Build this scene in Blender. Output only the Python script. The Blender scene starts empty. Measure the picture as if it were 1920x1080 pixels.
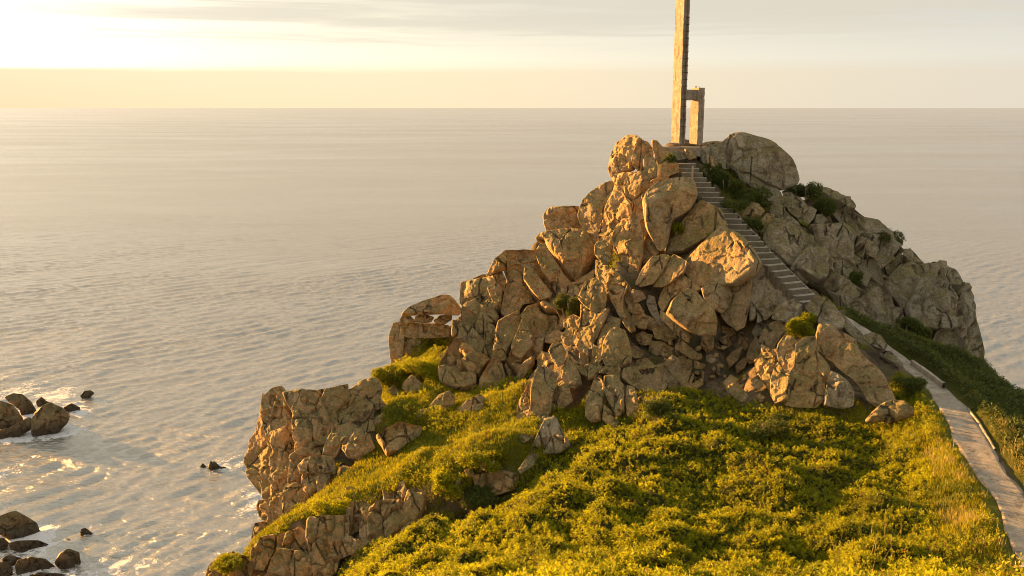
import bpy, math, random
import numpy as np
from math import radians, sin, cos

# ------------------------------------------------------------------ camera, world, sun, exposure
S = bpy.context.scene
EYE = 40.0                      # eye height above the sea
PITCH = radians(11.25)
FPX = 1700.0                    # focal length in photograph pixels (1920 wide)
cam_d = bpy.data.cameras.new('camera')
cam = bpy.data.objects.new('camera', cam_d)
S.collection.objects.link(cam)
cam.location = (0, 0, EYE)
cam.rotation_euler = (radians(90) - PITCH, 0, 0)
cam_d.sensor_width = 36.0
cam_d.lens = 36.0 * FPX / 1920.0
cam_d.clip_start = 0.1
cam_d.clip_end = 200000.0
S.camera = cam

SUN_AZ = radians(-59)           # left of the view direction (+Y)
SUN_EL = radians(9.0)
W = bpy.data.worlds.new('World')
S.world = W
W.use_nodes = True
S.view_settings.view_transform = 'Standard'
S.view_settings.look = 'None'
S.view_settings.exposure = 2.4
S.view_settings.gamma = 1.0
S.cycles.filter_width = 1.0
sun_d = bpy.data.lights.new('sun', 'SUN')
sun_d.energy = 5.0
sun_d.angle = radians(0.6)
sun_d.color = (1.0, 0.50, 0.13)
sun = bpy.data.objects.new('sun', sun_d)
S.collection.objects.link(sun)
from mathutils import Vector
SDIR = Vector((sin(SUN_AZ) * cos(SUN_EL), cos(SUN_AZ) * cos(SUN_EL), sin(SUN_EL)))
sun.rotation_euler = SDIR.to_track_quat('Z', 'Y').to_euler()
sun.location = (-60, 20, 80)


class NT:
    """small helper for node trees"""
    def __init__(s, tree):
        s.t = tree
        s.n = tree.nodes
        s.l = tree.links

    def new(s, typ, ins=None, **kw):
        nd = s.n.new(typ)
        for k, v in kw.items():
            setattr(nd, k, v)
        for k, v in (ins or {}).items():
            s.put(nd.inputs[k], v)
        return nd

    def put(s, sock, v):
        if isinstance(v, bpy.types.NodeSocket):
            s.l.new(v, sock)
        else:
            if hasattr(sock, 'default_value') and isinstance(v, tuple) and len(v) == 3 and sock.type == 'RGBA':
                v = (*v, 1)
            sock.default_value = v

    def math(s, op, a, b=0.0, c=0.0, clamp=False):
        nd = s.new('ShaderNodeMath', operation=op, use_clamp=clamp)
        s.put(nd.inputs[0], a); s.put(nd.inputs[1], b); s.put(nd.inputs[2], c)
        return nd.outputs[0]

    def mix(s, f, a, b, blend='MIX'):
        nd = s.new('ShaderNodeMix', data_type='RGBA', blend_type=blend)
        s.put(nd.inputs[0], f); s.put(nd.inputs[6], a); s.put(nd.inputs[7], b)
        return nd.outputs[2]

    def sstep(s, v, a, b, lo=0.0, hi=1.0):
        nd = s.new('ShaderNodeMapRange', interpolation_type='SMOOTHSTEP')
        s.put(nd.inputs[0], v)
        for i, q in enumerate((a, b, lo, hi)):
            s.put(nd.inputs[i + 1], q)
        return nd.outputs[0]

    def noise(s, vec, scale, detail=4.0, rough=0.55, dist=0.0, out=0):
        nd = s.new('ShaderNodeTexNoise')
        if vec is not None:
            s.put(nd.inputs['Vector'], vec)
        nd.inputs['Scale'].default_value = scale
        nd.inputs['Detail'].default_value = detail
        nd.inputs['Roughness'].default_value = rough
        nd.inputs['Distortion'].default_value = dist
        return nd.outputs[out]

    def ramp(s, f, stops):
        nd = s.new('ShaderNodeValToRGB')
        el = nd.color_ramp.elements
        while len(el) < len(stops):
            el.new(0.5)
        for e, (p, c) in zip(el, stops):
            e.position = p
            e.color = (*c, 1)
        s.put(nd.inputs[0], f)
        return nd.outputs[0]


def build_world():
    T = NT(W.node_tree)
    T.n.clear()
    sky = T.new('ShaderNodeTexSky', sky_type='NISHITA')
    sky.sun_disc = False
    sky.sun_elevation = SUN_EL
    sky.sun_rotation = SUN_AZ
    sky.air_density = 1.0
    sky.dust_density = 3.0
    co = T.new('ShaderNodeTexCoord').outputs['Generated']
    sep = T.new('ShaderNodeSeparateXYZ', {0: co})
    x, y, z = sep.outputs
    el = T.math('MAXIMUM', z, 0.0)
    az = T.math('ARCTAN2', x, y)
    vec = T.new('ShaderNodeCombineXYZ', {0: T.math('MULTIPLY', az, 2.2), 1: T.math('MULTIPLY', z, 55.0), 2: 0.3}).outputs[0]
    n1 = T.noise(vec, 1.0, 6.0, 0.6, 0.4)
    vec2 = T.new('ShaderNodeCombineXYZ', {0: T.math('MULTIPLY', az, 5.0), 1: T.math('MULTIPLY', z, 170.0), 2: 2.3}).outputs[0]
    n2 = T.noise(vec2, 1.0, 5.0, 0.6, 0.3)
    # thin veil of high cloud over the whole dome, colour by elevation
    base = T.ramp(T.math('POWER', el, 0.5), [
        (0.0, (.90, .74, .49)), (0.19, (.91, .76, .51)), (0.224, (.93, .84, .63)), (0.265, (.86, .79, .62)),
        (0.316, (.70, .65, .53)), (0.447, (.56, .53, .45)), (0.59, (.50, .48, .42)), (0.75, (.80, .76, .68)), (1.0, (1.25, 1.2, 1.12))])
    # cooler away from the sun
    da = T.math('SUBTRACT', az, SUN_AZ)
    away = T.sstep(da, 0.7, 1.9)
    base = T.mix(away, base, T.mix(0.62, base, T.mix(T.sstep(z, 0.07, 0.30), (.64, .66, .67), (.32, .39, .47))))
    # glow on the sun side
    def gauss(v, w):
        return T.math('EXPONENT', T.math('MULTIPLY', T.math('POWER', T.math('ABSOLUTE', T.math('DIVIDE', v, w)), 2.0), -1.0))
    g = T.math('MULTIPLY', gauss(da, 0.42), gauss(T.math('SUBTRACT', z, 0.085), 0.10))
    g2 = T.math('MULTIPLY', gauss(da, 0.75), gauss(z, 0.42))
    glow = T.mix(1.0, base, T.mix(g, (0, 0, 0), (1.5, 1.4, 1.3)), 'ADD')
    glow = T.mix(1.0, glow, T.mix(g2, (0, 0, 0), (1.0, .86, .62)), 'ADD')
    # low bank along the horizon: hard upper edge, orange
    edge = T.math('ADD', z, T.math('MULTIPLY', T.math('SUBTRACT', n1, 0.5), 0.018))
    bank = T.sstep(edge, 0.0345, 0.0420, 1.0, 0.0)
    bank = T.math('MULTIPLY', bank, T.math('ADD', T.math('MULTIPLY', T.sstep(da, 0.3, 1.35, 1.0, 0.0), 0.92), 0.04))
    bank_col = T.ramp(T.math('MULTIPLY', el, 20.0), [(0.0, (.93, .675, .39)), (0.8, (.91, .70, .45))])
    col = T.mix(bank, glow, bank_col)
    # grey streaks higher up
    st = T.sstep(n1, 0.38, 0.58)
    st = T.math('MULTIPLY', st, T.sstep(z, 0.055, 0.092))
    col = T.mix(T.math('MULTIPLY', st, 0.72), col, (.74, .68, .56))
    st2 = T.math('MULTIPLY', T.sstep(n2, 0.52, 0.68), T.sstep(z, 0.048, 0.07))
    col = T.mix(T.math('MULTIPLY', st2, 0.40), col, (.72, .66, .53))
    veil = T.mix(1.0, col, (1.93, 1.93, 1.93), 'MULTIPLY')
    out = T.mix(0.985, sky.outputs[0], veil)
    bg = T.new('ShaderNodeBackground', {0: out, 1: 0.1})
    T.new('ShaderNodeOutputWorld', {0: bg.outputs[0]})


build_world()

# ------------------------------------------------------------------ numpy helpers
rng = np.random.default_rng(7)
random.seed(7)


def hash3(ix, iy, iz, seed=0):
    h = (ix.astype(np.int64) * 374761393 + iy.astype(np.int64) * 668265263 + iz.astype(np.int64) * 1274126177 + seed * 982451653) & 0xFFFFFFFF
    h = ((h ^ (h >> 13)) * 1274126177) & 0xFFFFFFFF
    h = ((h ^ (h >> 16)) * 2246822519) & 0xFFFFFFFF
    return ((h ^ (h >> 15)) & 0xFFFFFF) / float(0x1000000)


def vnoise(p, seed=0):
    i = np.floor(p).astype(np.int64)
    f = p - i
    f = f * f * f * (f * (f * 6 - 15) + 10)
    r = 0
    for a in (0, 1):
        wx = f[:, 0] if a else 1 - f[:, 0]
        for b in (0, 1):
            wy = f[:, 1] if b else 1 - f[:, 1]
            for c in (0, 1):
                wz = f[:, 2] if c else 1 - f[:, 2]
                r = r + wx * wy * wz * hash3(i[:, 0] + a, i[:, 1] + b, i[:, 2] + c, seed)
    return r * 2 - 1


def fbm(p, octv=4, seed=0, gain=0.5):
    r, a, s = 0, 1.0, 1.0
    for o in range(octv):
        r = r + a * vnoise(p * s + o * 17.3, seed + o)
        a *= gain
        s *= 2.03
    return r


def voro(p, seed=0, vec=False):
    """2-D voronoi: F1, F2, cell random"""
    i = np.floor(p).astype(np.int64)
    f1 = np.full(len(p), 9.0)
    f2 = np.full(len(p), 9.0)
    cid = np.zeros(len(p))
    ox = np.zeros(len(p))
    oy = np.zeros(len(p))
    z = np.zeros(len(p), np.int64)
    for a in (-1, 0, 1):
        for b in (-1, 0, 1):
            cx, cy = i[:, 0] + a, i[:, 1] + b
            px = cx + 0.1 + 0.8 * hash3(cx, cy, z, seed)
            py = cy + 0.1 + 0.8 * hash3(cx, cy, z + 1, seed)
            d = np.hypot(p[:, 0] - px, p[:, 1] - py)
            r = hash3(cx, cy, z + 2, seed)
            near = d < f1
            ox = np.where(near, p[:, 0] - px, ox)
            oy = np.where(near, p[:, 1] - py, oy)
            f2 = np.where(near, f1, np.minimum(f2, d))
            cid = np.where(near, r, cid)
            f1 = np.where(near, d, f1)
    return (f1, f2, cid, ox, oy) if vec else (f1, f2, cid)


def inpoly(x, y, poly):
    poly = np.asarray(poly, float)
    r = np.zeros(np.shape(x), bool)
    j = len(poly) - 1
    for i in range(len(poly)):
        xi, yi = poly[i]
        xj, yj = poly[j]
        c = ((yi > y) != (yj > y)) & (x < (xj - xi) * (y - yi) / (yj - yi + 1e-12) + xi)
        r ^= c
        j = i
    return r


def rays(px, py):
    """direction of the sight line through photograph pixels, scaled so that y = 1"""
    u = (np.asarray(px, float) - 960) / FPX
    v = -(np.asarray(py, float) - 540) / FPX
    yy = cos(PITCH) + v * sin(PITCH)
    zz = -sin(PITCH) + v * cos(PITCH)
    return np.stack([u / yy, np.ones_like(u), zz / yy], -1)


def at(px, py, Y):
    d = rays(px, py)
    return np.array([d[0] * Y, Y, EYE + d[2] * Y])


def at_z(px, py, z):
    d = rays(px, py)
    Y = (z - EYE) / d[2]
    return np.array([d[0] * Y, Y, z])


def project(P):
    P = np.asarray(P, float)
    z = P[..., 2] - EYE
    w = P[..., 1] * cos(PITCH) - z * sin(PITCH)
    v = P[..., 1] * sin(PITCH) + z * cos(PITCH)
    w = np.where(w > 0.1, w, 0.1)
    return 960 + FPX * P[..., 0] / w, 540 - FPX * v / w


def mesh_np(name, verts, quads=None, tris=None, smooth=True):
    me = bpy.data.meshes.new(name)
    verts = np.asarray(verts, np.float32)
    nq = 0 if quads is None else len(quads)
    nt = 0 if tris is None else len(tris)
    loops = []
    if nq:
        loops.append(np.asarray(quads, np.int32).ravel())
    if nt:
        loops.append(np.asarray(tris, np.int32).ravel())
    loops = np.concatenate(loops)
    me.vertices.add(len(verts))
    me.vertices.foreach_set('co', verts.ravel())
    me.loops.add(len(loops))
    me.loops.foreach_set('vertex_index', loops)
    me.polygons.add(nq + nt)
    st = np.concatenate([np.arange(nq) * 4, nq * 4 + np.arange(nt) * 3]).astype(np.int32)
    me.polygons.foreach_set('loop_start', st)
    me.update(calc_edges=True)
    me.validate()
    me.polygons.foreach_set('use_smooth', np.full(len(me.polygons), smooth))
    return me


def add_obj(name, me, mat, parent=None, **props):
    o = bpy.data.objects.new(name, me)
    S.collection.objects.link(o)
    if mat is not None:
        me.materials.append(mat)
    if parent is not None:
        o.parent = parent
        o.matrix_parent_inverse = parent.matrix_world.inverted() if False else o.matrix_parent_inverse
    for k, v in props.items():
        o[k] = v
    return o


def empty(name, loc, **props):
    o = bpy.data.objects.new(name, None)
    o.empty_display_size = 0.3
    o.location = loc
    S.collection.objects.link(o)
    for k, v in props.items():
        o[k] = v
    return o


def new_mat(name):
    m = bpy.data.materials.new(name)
    m.use_nodes = True
    m.node_tree.nodes.clear()
    return m, NT(m.node_tree)


# ------------------------------------------------------------------ materials
def rock_material(name, warm=0.5, dark=1.0, wet=0.0):
    m, T = new_mat(name)
    co = T.new('ShaderNodeNewGeometry')
    P = co.outputs['Position']
    N = T.new('ShaderNodeSeparateXYZ', {0: co.outputs['Normal']}).outputs[2]
    info = T.new('ShaderNodeObjectInfo').outputs['Random']
    big = T.noise(P, 0.55, 4, 0.6)
    vbig = T.noise(P, 0.33, 5, 0.65)
    mid = T.noise(P, 2.6, 6, 0.65, 0.3)
    fine = T.noise(P, 17.0, 6, 0.72)
    grain = T.noise(P, 60.0, 3, 0.6)
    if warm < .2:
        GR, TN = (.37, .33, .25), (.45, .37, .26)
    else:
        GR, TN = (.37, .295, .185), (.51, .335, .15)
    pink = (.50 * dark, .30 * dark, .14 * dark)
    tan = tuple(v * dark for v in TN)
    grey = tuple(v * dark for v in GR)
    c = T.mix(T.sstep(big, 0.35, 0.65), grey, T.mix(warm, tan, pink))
    c = T.mix(T.math('MULTIPLY', info, 0.45), c, T.mix(warm, grey, tan))
    # rusty stains
    c = T.mix(T.math('MULTIPLY', T.sstep(mid, 0.54, 0.72), 0.45), c, (.30 * dark, .155 * dark, .065 * dark))
    # dark weathering
    v2 = T.new('ShaderNodeMapping', {0: P, 3: (1.0, 1.0, 0.35)}).outputs[0]
    run = T.noise(v2, 1.7, 6, 0.7, 0.5)
    c = T.mix(T.math('MULTIPLY', T.sstep(run, 0.50, 0.64), 0.68), c, (.125 * dark, .10 * dark, .062 * dark))
    # olive lichen, more on the tops
    lm = T.math('ADD', T.math('MULTIPLY', N, 0.20), T.math('ADD', T.math('MULTIPLY', T.noise(P, 1.25, 8, 0.72), 0.65), T.math('MULTIPLY', vbig, 0.36)))
    c = T.mix(T.math('MULTIPLY', T.sstep(lm, 0.53, 0.67), 0.74), c, (.19 * dark, .158 * dark, .052 * dark))
    # pale crusts
    pl = T.noise(P, 5.5, 8, 0.75)
    c = T.mix(T.math('MULTIPLY', T.sstep(pl, 0.60, 0.68), 0.65), c, (.43 * dark, .40 * dark, .33 * dark))
    # orange lichen
    ol = T.noise(P, 0.9, 8, 0.7)
    c = T.mix(T.math('MULTIPLY', T.sstep(ol, 0.655, 0.70), 0.75), c, (.42 * dark, .19 * dark, .03 * dark))
    # crystals of the granite
    c = T.mix(0.9, c, T.ramp(fine, [(0.28, (.30, .27, .23)), (0.44, (.88, .88, .86)), (0.56, (1.1, 1.1, 1.06)), (0.72, (1.0, 1.0, 1.0))]), 'MULTIPLY')
    blot = T.noise(P, 7.5, 7, 0.75)
    c = T.mix(0.8, c, T.ramp(blot, [(0.32, (.50, .47, .42)), (0.47, (.95, .95, .93)), (0.6, (1.0, 1.0, 1.0))]), 'MULTIPLY')
    c = T.mix(0.55, c, T.ramp(grain, [(0.3, (.5, .5, .5)), (0.7, (1.5, 1.5, 1.5))]), 'MULTIPLY')
    # cracks
    vor = T.new('ShaderNodeTexVoronoi', feature='DISTANCE_TO_EDGE')
    wv = T.new('ShaderNodeMixRGB', {0: 0.12, 1: T.new('ShaderNodeMapping', {0: P, 3: (0.95, 0.8, 0.20), 2: (0.25, 0.35, 0.2)}).outputs[0], 2: T.noise(P, 1.6, 4, 0.6, 0, 1)}).outputs[0]
    T.put(vor.inputs['Vector'], wv)
    vor.inputs['Scale'].default_value = 1.1
    crack = T.math('MULTIPLY', T.sstep(vor.outputs['Distance'], 0.004, 0.028, 1.0, 0.0), T.sstep(T.noise(P, 0.8, 3, 0.5), 0.49, 0.60))
    c = T.mix(T.math('MULTIPLY', crack, 0.8), c, (.045, .037, .026))
    if wet:
        z = T.new('ShaderNodeSeparateXYZ', {0: P}).outputs[2]
        wl = T.sstep(T.math('ADD', z, T.math('MULTIPLY', T.math('SUBTRACT', mid, 0.5), 0.9)), 0.2, 2.0, 1.0, 0.0)
        c = T.mix(T.math('MULTIPLY', wl, 0.8), c, (.035, .028, .02))
    h = T.math('ADD', T.math('MULTIPLY', mid, 1.0), T.math('MULTIPLY', fine, 0.42))
    h = T.math('ADD', h, T.math('MULTIPLY', grain, 0.07))
    h = T.math('SUBTRACT', h, T.math('MULTIPLY', crack, 1.2))
    bp = T.new('ShaderNodeBump', {'Height': h, 'Strength': 1.0, 'Distance': 0.16})
    b = T.new('ShaderNodeBsdfPrincipled', {'Base Color': c, 'Roughness': 0.9 if not wet else 0.6, 'Normal': bp.outputs[0]})
    b.inputs['Specular IOR Level'].default_value = 0.25
    T.new('ShaderNodeOutputMaterial', {0: b.outputs[0]})
    return m


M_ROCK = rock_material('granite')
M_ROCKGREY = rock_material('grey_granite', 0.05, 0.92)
M_SEAROCK = rock_material('dark_wet_rock', 0.55, 0.55, 1.0)


def concrete_material(name, col, stain=(.30, .14, .06), amt=0.5, sc=1.0, riser_shade=False):
    m, T = new_mat(name)
    P = T.new('ShaderNodeNewGeometry').outputs['Position']
    n = T.noise(P, 5.0 * sc, 8, 0.7)
    v2 = T.new('ShaderNodeMapping', {0: P, 3: (1.0, 1.0, 0.25)}).outputs[0]
    s = T.noise(v2, 4.0 * sc, 6, 0.7, 0.4)
    f = T.noise(P, 40.0, 5, 0.7)
    c = T.mix(T.sstep(n, 0.35, 0.65), tuple(q * 0.72 for q in col), tuple(q * 1.12 for q in col))
    c = T.mix(T.math('MULTIPLY', T.sstep(s, 0.5, 0.66), amt), c, stain)
    c = T.mix(T.math('MULTIPLY', T.sstep(T.noise(P, 6.0 * sc, 7, 0.75), 0.56, 0.64), 0.75), c, (.09, .075, .06))
    c = T.mix(0.7, c, T.ramp(f, [(0.3, (.6, .6, .6)), (0.7, (1.35, 1.35, 1.3))]), 'MULTIPLY')
    if riser_shade:      # shade painted into upright faces, so the treads read as sky-lit
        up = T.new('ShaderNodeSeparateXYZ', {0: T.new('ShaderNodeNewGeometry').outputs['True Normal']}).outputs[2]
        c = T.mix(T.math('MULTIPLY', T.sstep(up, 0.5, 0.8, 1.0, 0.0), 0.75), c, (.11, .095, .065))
    h = T.math('ADD', T.math('MULTIPLY', n, 0.6), T.math('MULTIPLY', f, 0.3))
    bp = T.new('ShaderNodeBump', {'Height': h, 'Strength': 0.8, 'Distance': 0.03})
    b = T.new('ShaderNodeBsdfPrincipled', {'Base Color': c, 'Roughness': 0.9, 'Normal': bp.outputs[0]})
    b.inputs['Specular IOR Level'].default_value = 0.25
    T.new('ShaderNodeOutputMaterial', {0: b.outputs[0]})
    return m


M_CONC = concrete_material('weathered_concrete', (.33, .28, .23), (.13, .07, .045), 0.75, 1.3)
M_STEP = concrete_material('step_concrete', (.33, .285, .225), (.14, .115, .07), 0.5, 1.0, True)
M_PATH = concrete_material('path_concrete', (.33, .285, .225), (.20, .17, .12), 0.6, 0.6)
M_PLINTH = concrete_material('plinth_concrete', (.30, .245, .18), (.24, .13, .06), 0.5)


def plain(name, col, rough=0.7, metal=0.0):
    m, T = new_mat(name)
    P = T.new('ShaderNodeNewGeometry').outputs['Position']
    n = T.noise(P, 14.0, 6, 0.7)
    c = T.mix(n, tuple(q * 0.6 for q in col), tuple(min(1, q * 1.4) for q in col))
    b = T.new('ShaderNodeBsdfPrincipled', {'Base Color': c, 'Roughness': rough, 'Metallic': metal})
    T.new('ShaderNodeOutputMaterial', {0: b.outputs[0]})
    return m


M_RUST = plain('rusty_iron', (.10, .06, .035), 0.75, 0.3)
M_WOOD = plain('grey_wood', (.36, .27, .18), 0.85)


def leaf_material(name, a, b_, dry=None, trans=0.5):
    m, T = new_mat(name)
    t = T.new('ShaderNodeAttribute', attribute_name='tint').outputs['Fac']
    P = T.new('ShaderNodeNewGeometry').outputs['Position']
    n = T.noise(P, 0.8, 4, 0.6)
    f = T.math('ADD', T.math('MULTIPLY', t, 0.7), T.math('MULTIPLY', T.sstep(n, 0.35, 0.65), 0.35), clamp=True)
    c = T.mix(f, a, b_)
    if dry:
        c = T.mix(T.math('MULTIPLY', T.sstep(T.noise(P, 1.1, 6, 0.7), 0.58, 0.66), 0.6), c, (.15, .085, .018))
        c = T.mix(T.math('MULTIPLY', T.sstep(T.noise(P, 0.6, 5, 0.7), 0.52, 0.62), 0.55), c, (.055, .085, .012))
        c = T.mix(T.math('MULTIPLY', T.sstep(t, 0.90, 0.94), 0.85), c, dry)
    d = T.new('ShaderNodeBsdfPrincipled', {'Base Color': c, 'Roughness': 0.6})
    d.inputs['Specular IOR Level'].default_value = 0.2
    tr = T.new('ShaderNodeBsdfTranslucent', {0: c})
    mx = T.new('ShaderNodeMixShader', {0: trans, 1: d.outputs[0], 2: tr.outputs[0]})
    T.new('ShaderNodeOutputMaterial', {0: mx.outputs[0]})
    return m


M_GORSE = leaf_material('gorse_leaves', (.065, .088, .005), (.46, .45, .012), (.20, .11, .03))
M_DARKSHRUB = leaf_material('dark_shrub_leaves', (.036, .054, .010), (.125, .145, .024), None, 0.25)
M_GRASS = leaf_material('grass_blades', (.12, .14, .008), (.38, .35, .014), (.30, .20, .07), 0.4)
M_DRY = leaf_material('dry_grass', (.22, .18, .04), (.42, .33, .12), (.45, .36, .17), 0.4)

# ------------------------------------------------------------------ terrain: nominal surface through control points
CP = []      # (X, Y, z)


def cp(px, py, Y, dz=0.0):
    p = at(px, py, Y)
    CP.append((p[0], p[1], p[2] + dz))


for q in [
    # summit and stairs
    (1275, 270, 42), (1310, 272, 42.5), (1284, 312, 39.6), (1341, 374, 38.0), (1395, 436, 36.9), (1467, 513, 35.3), (1515, 563, 34.3),
    (1205, 300, 41.0), (1180, 400, 39.0), (1255, 400, 38.3), (1130, 480, 38.6), (1330, 450, 36.9), (1390, 520, 35.4), (1200, 500, 37.2),
    (1330, 330, 40.5), (1420, 310, 42.5), (1390, 380, 39.7), (1460, 450, 37.8), (1530, 520, 36.2),
    (1550, 430, 40.2), (1600, 500, 38.6), (1540, 372, 41.8), (1590, 412, 41.3), (1350, 284, 42.9), (1640, 450, 40.8), (1660, 490, 40.5), (1700, 560, 39.2), (1780, 580, 40.2), (1815, 640, 39.8), (1640, 590, 36.6), (1750, 640, 37.8), (1755, 548, 41.0),
    # green slope on the right
    (1600, 600, 35.2), (1700, 655, 34.6), (1830, 690, 36.2), (1800, 730, 31.8), (1920, 760, 32.5), (1900, 830, 27.2), (1990, 800, 29.5),
    # left ridge
    (1055, 410, 42.5), (1075, 480, 40.6), (1010, 470, 41.3), (960, 490, 40.8), (900, 556, 40.6), (850, 690, 37.4), (870, 690, 37.2), (960, 690, 36.8), (1050, 590, 38), (1080, 540, 38.5), (1000, 640, 37.5), 
    (745, 700, 39.5),
    # centre
    (1195, 500, 36.6), (1140, 560, 35.2), (1095, 640, 33.7), (1055, 700, 32.4), (1012, 772, 31.0), (1040, 610, 37.9), (1003, 665, 37.0), (978, 705, 36.0), (958, 745, 34.3),
    (1112, 690, 33.8), (1092, 760, 32.0), (1130, 640, 33.4), (1122, 715, 31.6), (1140, 780, 30.3), (1175, 600, 35.4), (1230, 560, 36.2), (1280, 570, 34.4), (1290, 620, 34.0), (1250, 650, 34.6), (1300, 690, 33.4), (1345, 690, 33.4), (1390, 640, 35.0), (1395, 700, 33.0), (1380, 725, 31.2), (1220, 700, 32.6),
    (1432, 665, 31.3), (1448, 735, 29.3),
    # slabs at the front right
    (1450, 690, 30.3), (1550, 640, 31.2), (1600, 735, 28.8), (1440, 765, 28.9), (1640, 775, 27.9), (1530, 770, 28.4),
    # meadow and left cliff
    (1250, 758, 29.3), (1000, 800, 30), (900, 750, 33), (800, 720, 36), (750, 745, 36.0), (850, 830, 30.8),
    (515, 762, 35.2), (600, 756, 36), (680, 745, 37), (540, 830, 33.6), (530, 940, 32.2), (610, 860, 31.8), (700, 825, 32), (620, 930, 29.4), (520, 1000, 28.6),
    (650, 990, 26.8), (560, 1050, 26.2), (450, 1055, 27.2), (760, 930, 27.4), (945, 868, 27.2), (905, 872, 27.4), (860, 885, 27.5), (900, 940, 27.0), (950, 942, 26.6), (855, 948, 26.9), (980, 850, 27.5),
    # shrubs in the foreground
    (1150, 850, 25.8), (1400, 820, 26.6), (1650, 825, 26.0), (1050, 910, 24), (1400, 950, 21.8), (1250, 900, 23.6), (1700, 930, 21.8), (760, 1010, 22.8), (880, 985, 22.4), (700, 1060, 21.6), (1000, 1060, 18.4), (1400, 1075, 17.4), (1780, 1070, 17.3), (1000, 985, 21),
]:
    cp(*q)
for q in [(0, 0, 38.2), (-8, 0, 36.5), (9, 0, 38), (0, 8, 35.2), (9, 9, 34.7), (-6, 9, 33.5), (-12, 12, 28), (18, 10, 35), (0, -12, 40), (14, -10, 40), (-14, -8, 34), (5, 14, 32.2), (22, 18, 31), (26, 8, 33),
          # seaward falls
          (-6.5, 22, 25), (-8.2, 24, 20), (-10.6, 28, 17), (-11.4, 33, 15), (-11.8, 36, 17), (-9.0, 39.5, 20), (-5.4, 41.0, 25), (-4.2, 43.5, 26.5), (-8.2, 43, 15), (-6.2, 47, 14), (-3, 50, 16), (1, 49, 24), (4, 50, 30), (9, 50, 31), (14, 49, 28),
          (18.5, 45.5, 24), (21.5, 42.5, 20), (22.8, 39.5, 20), (23.0, 36.5, 22.5), (25.5, 33.5, 21), (28, 28, 24), (32, 20, 24),
          (-18, 20, 6), (-22, 30, -3), (-22, 40, -3), (-16, 48, -3), (-12, 52, -3), (0, 58, 2), (10, 60, 4), (20, 56, 3), (28, 48, -2), (32, 40, -2), (36, 30, 2), (40, 18, 8), (40, 0, 14), (-24, 8, -2), (-28, -10, 2),
          (-34, 10, -7), (-34, 40, -7), (-20, 62, -7), (0, 72, -7), (24, 70, -7), (42, 56, -7), (46, 34, -7)]:
    CP.append(q)

# path edges from the photograph, laid on a nearly level bench
PATH_L = [(1691, 686), (1740, 730), (1781, 795), (1789, 827), (1826, 880), (1867, 933), (1891, 1007), (1914, 1062)]
PATH_R = [(1712, 682), (1769, 726), (1816, 768), (1852, 823), (1886, 884), (1918, 922), (1948, 985), (1985, 1060)]
PZ = [-9.02, -9.12, -9.2, -9.25, -9.3, -9.34, -9.4, -9.45]
pl = np.array([at_z(a, b, EYE + z) for (a, b), z in zip(PATH_L, PZ)])
pr = np.array([at_z(a, b, EYE + z) for (a, b), z in zip(PATH_R, PZ)])
# onward to the foot of the stairs and back towards the viewer
foot = at(1518, 566, 34.2)
up1 = np.array([13.2, 33.0, EYE - 8.3])
pl = np.concatenate([[foot + (-.35, -.25, 0), up1 + (-.4, -.3, 0)], pl, [pl[-1] + (0.3, -4, -0.02)]])
pr = np.concatenate([[foot + (.45, .25, 0), up1 + (.4, .3, 0)], pr, [pr[-1] + (0.5, -4, -0.02)]])
for a, b in zip(pl[2:], pr[2:]):
    c = (a + b) / 2
    CP.append((c[0], c[1], c[2] - 0.05))
CP = np.array(CP)


def kern(r2):
    return np.sqrt(r2 + 0.35)


_A = kern(((CP[:, None, :2] - CP[None, :, :2]) ** 2).sum(-1))
_n = len(CP)
_B = np.zeros((_n + 1, _n + 1))
_B[:_n, :_n] = _A + np.eye(_n) * -0.02
_B[:_n, _n] = 1
_B[_n, :_n] = 1
_w = np.linalg.solve(_B, np.append(CP[:, 2], 0))

GX0, GX1, GY0, GY1, GS = -36.0, 46.0, -14.0, 72.0, 0.16
gx = np.arange(GX0, GX1 + 1e-6, GS)
gy = np.arange(GY0, GY1 + 1e-6, GS)
GXX, GYY = np.meshgrid(gx, gy)
GZ = np.full(GXX.shape, _w[_n])
for (cx, cy, _), ww in zip(CP, _w[:_n]):
    GZ += ww * kern((GXX - cx) ** 2 + (GYY - cy) ** 2)


def bil(G, x, y):
    fx = np.clip((np.asarray(x, float) - GX0) / GS, 0, len(gx) - 1.001)
    fy = np.clip((np.asarray(y, float) - GY0) / GS, 0, len(gy) - 1.001)
    ix, iy = fx.astype(int), fy.astype(int)
    tx, ty = fx - ix, fy - iy
    return (G[iy, ix] * (1 - tx) + G[iy, ix + 1] * tx) * (1 - ty) + (G[iy + 1, ix] * (1 - tx) + G[iy + 1, ix + 1] * tx) * ty


# bench under the path
cl = (pl + pr) / 2
ST_PX = [(1284, 306, 39.9), (1312, 341, 38.9), (1341, 374, 38.0), (1370, 409, 37.2), (1397, 438, 36.6), (1427, 472, 35.9), (1468, 513, 35.15), (1500, 546, 34.55), (1516, 563, 34.2)]
st = np.array([at(*q) for q in ST_PX])[::-1]
for a, b in zip(cl[:-1], cl[1:]):
    d = b[:2] - a[:2]
    L2 = (d ** 2).sum()
    t = np.clip(((GXX - a[0]) * d[0] + (GYY - a[1]) * d[1]) / L2, 0, 1)
    dist = np.hypot(GXX - a[0] - t * d[0], GYY - a[1] - t * d[1])
    zt = a[2] + t * (b[2] - a[2]) - 0.04
    k = np.clip((1.25 - dist) / 0.55, 0, 1)
    k = k * k * (3 - 2 * k)
    GZ = GZ * (1 - k) + zt * k

YS = np.arange(9.0, 62.0, 0.08)


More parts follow.
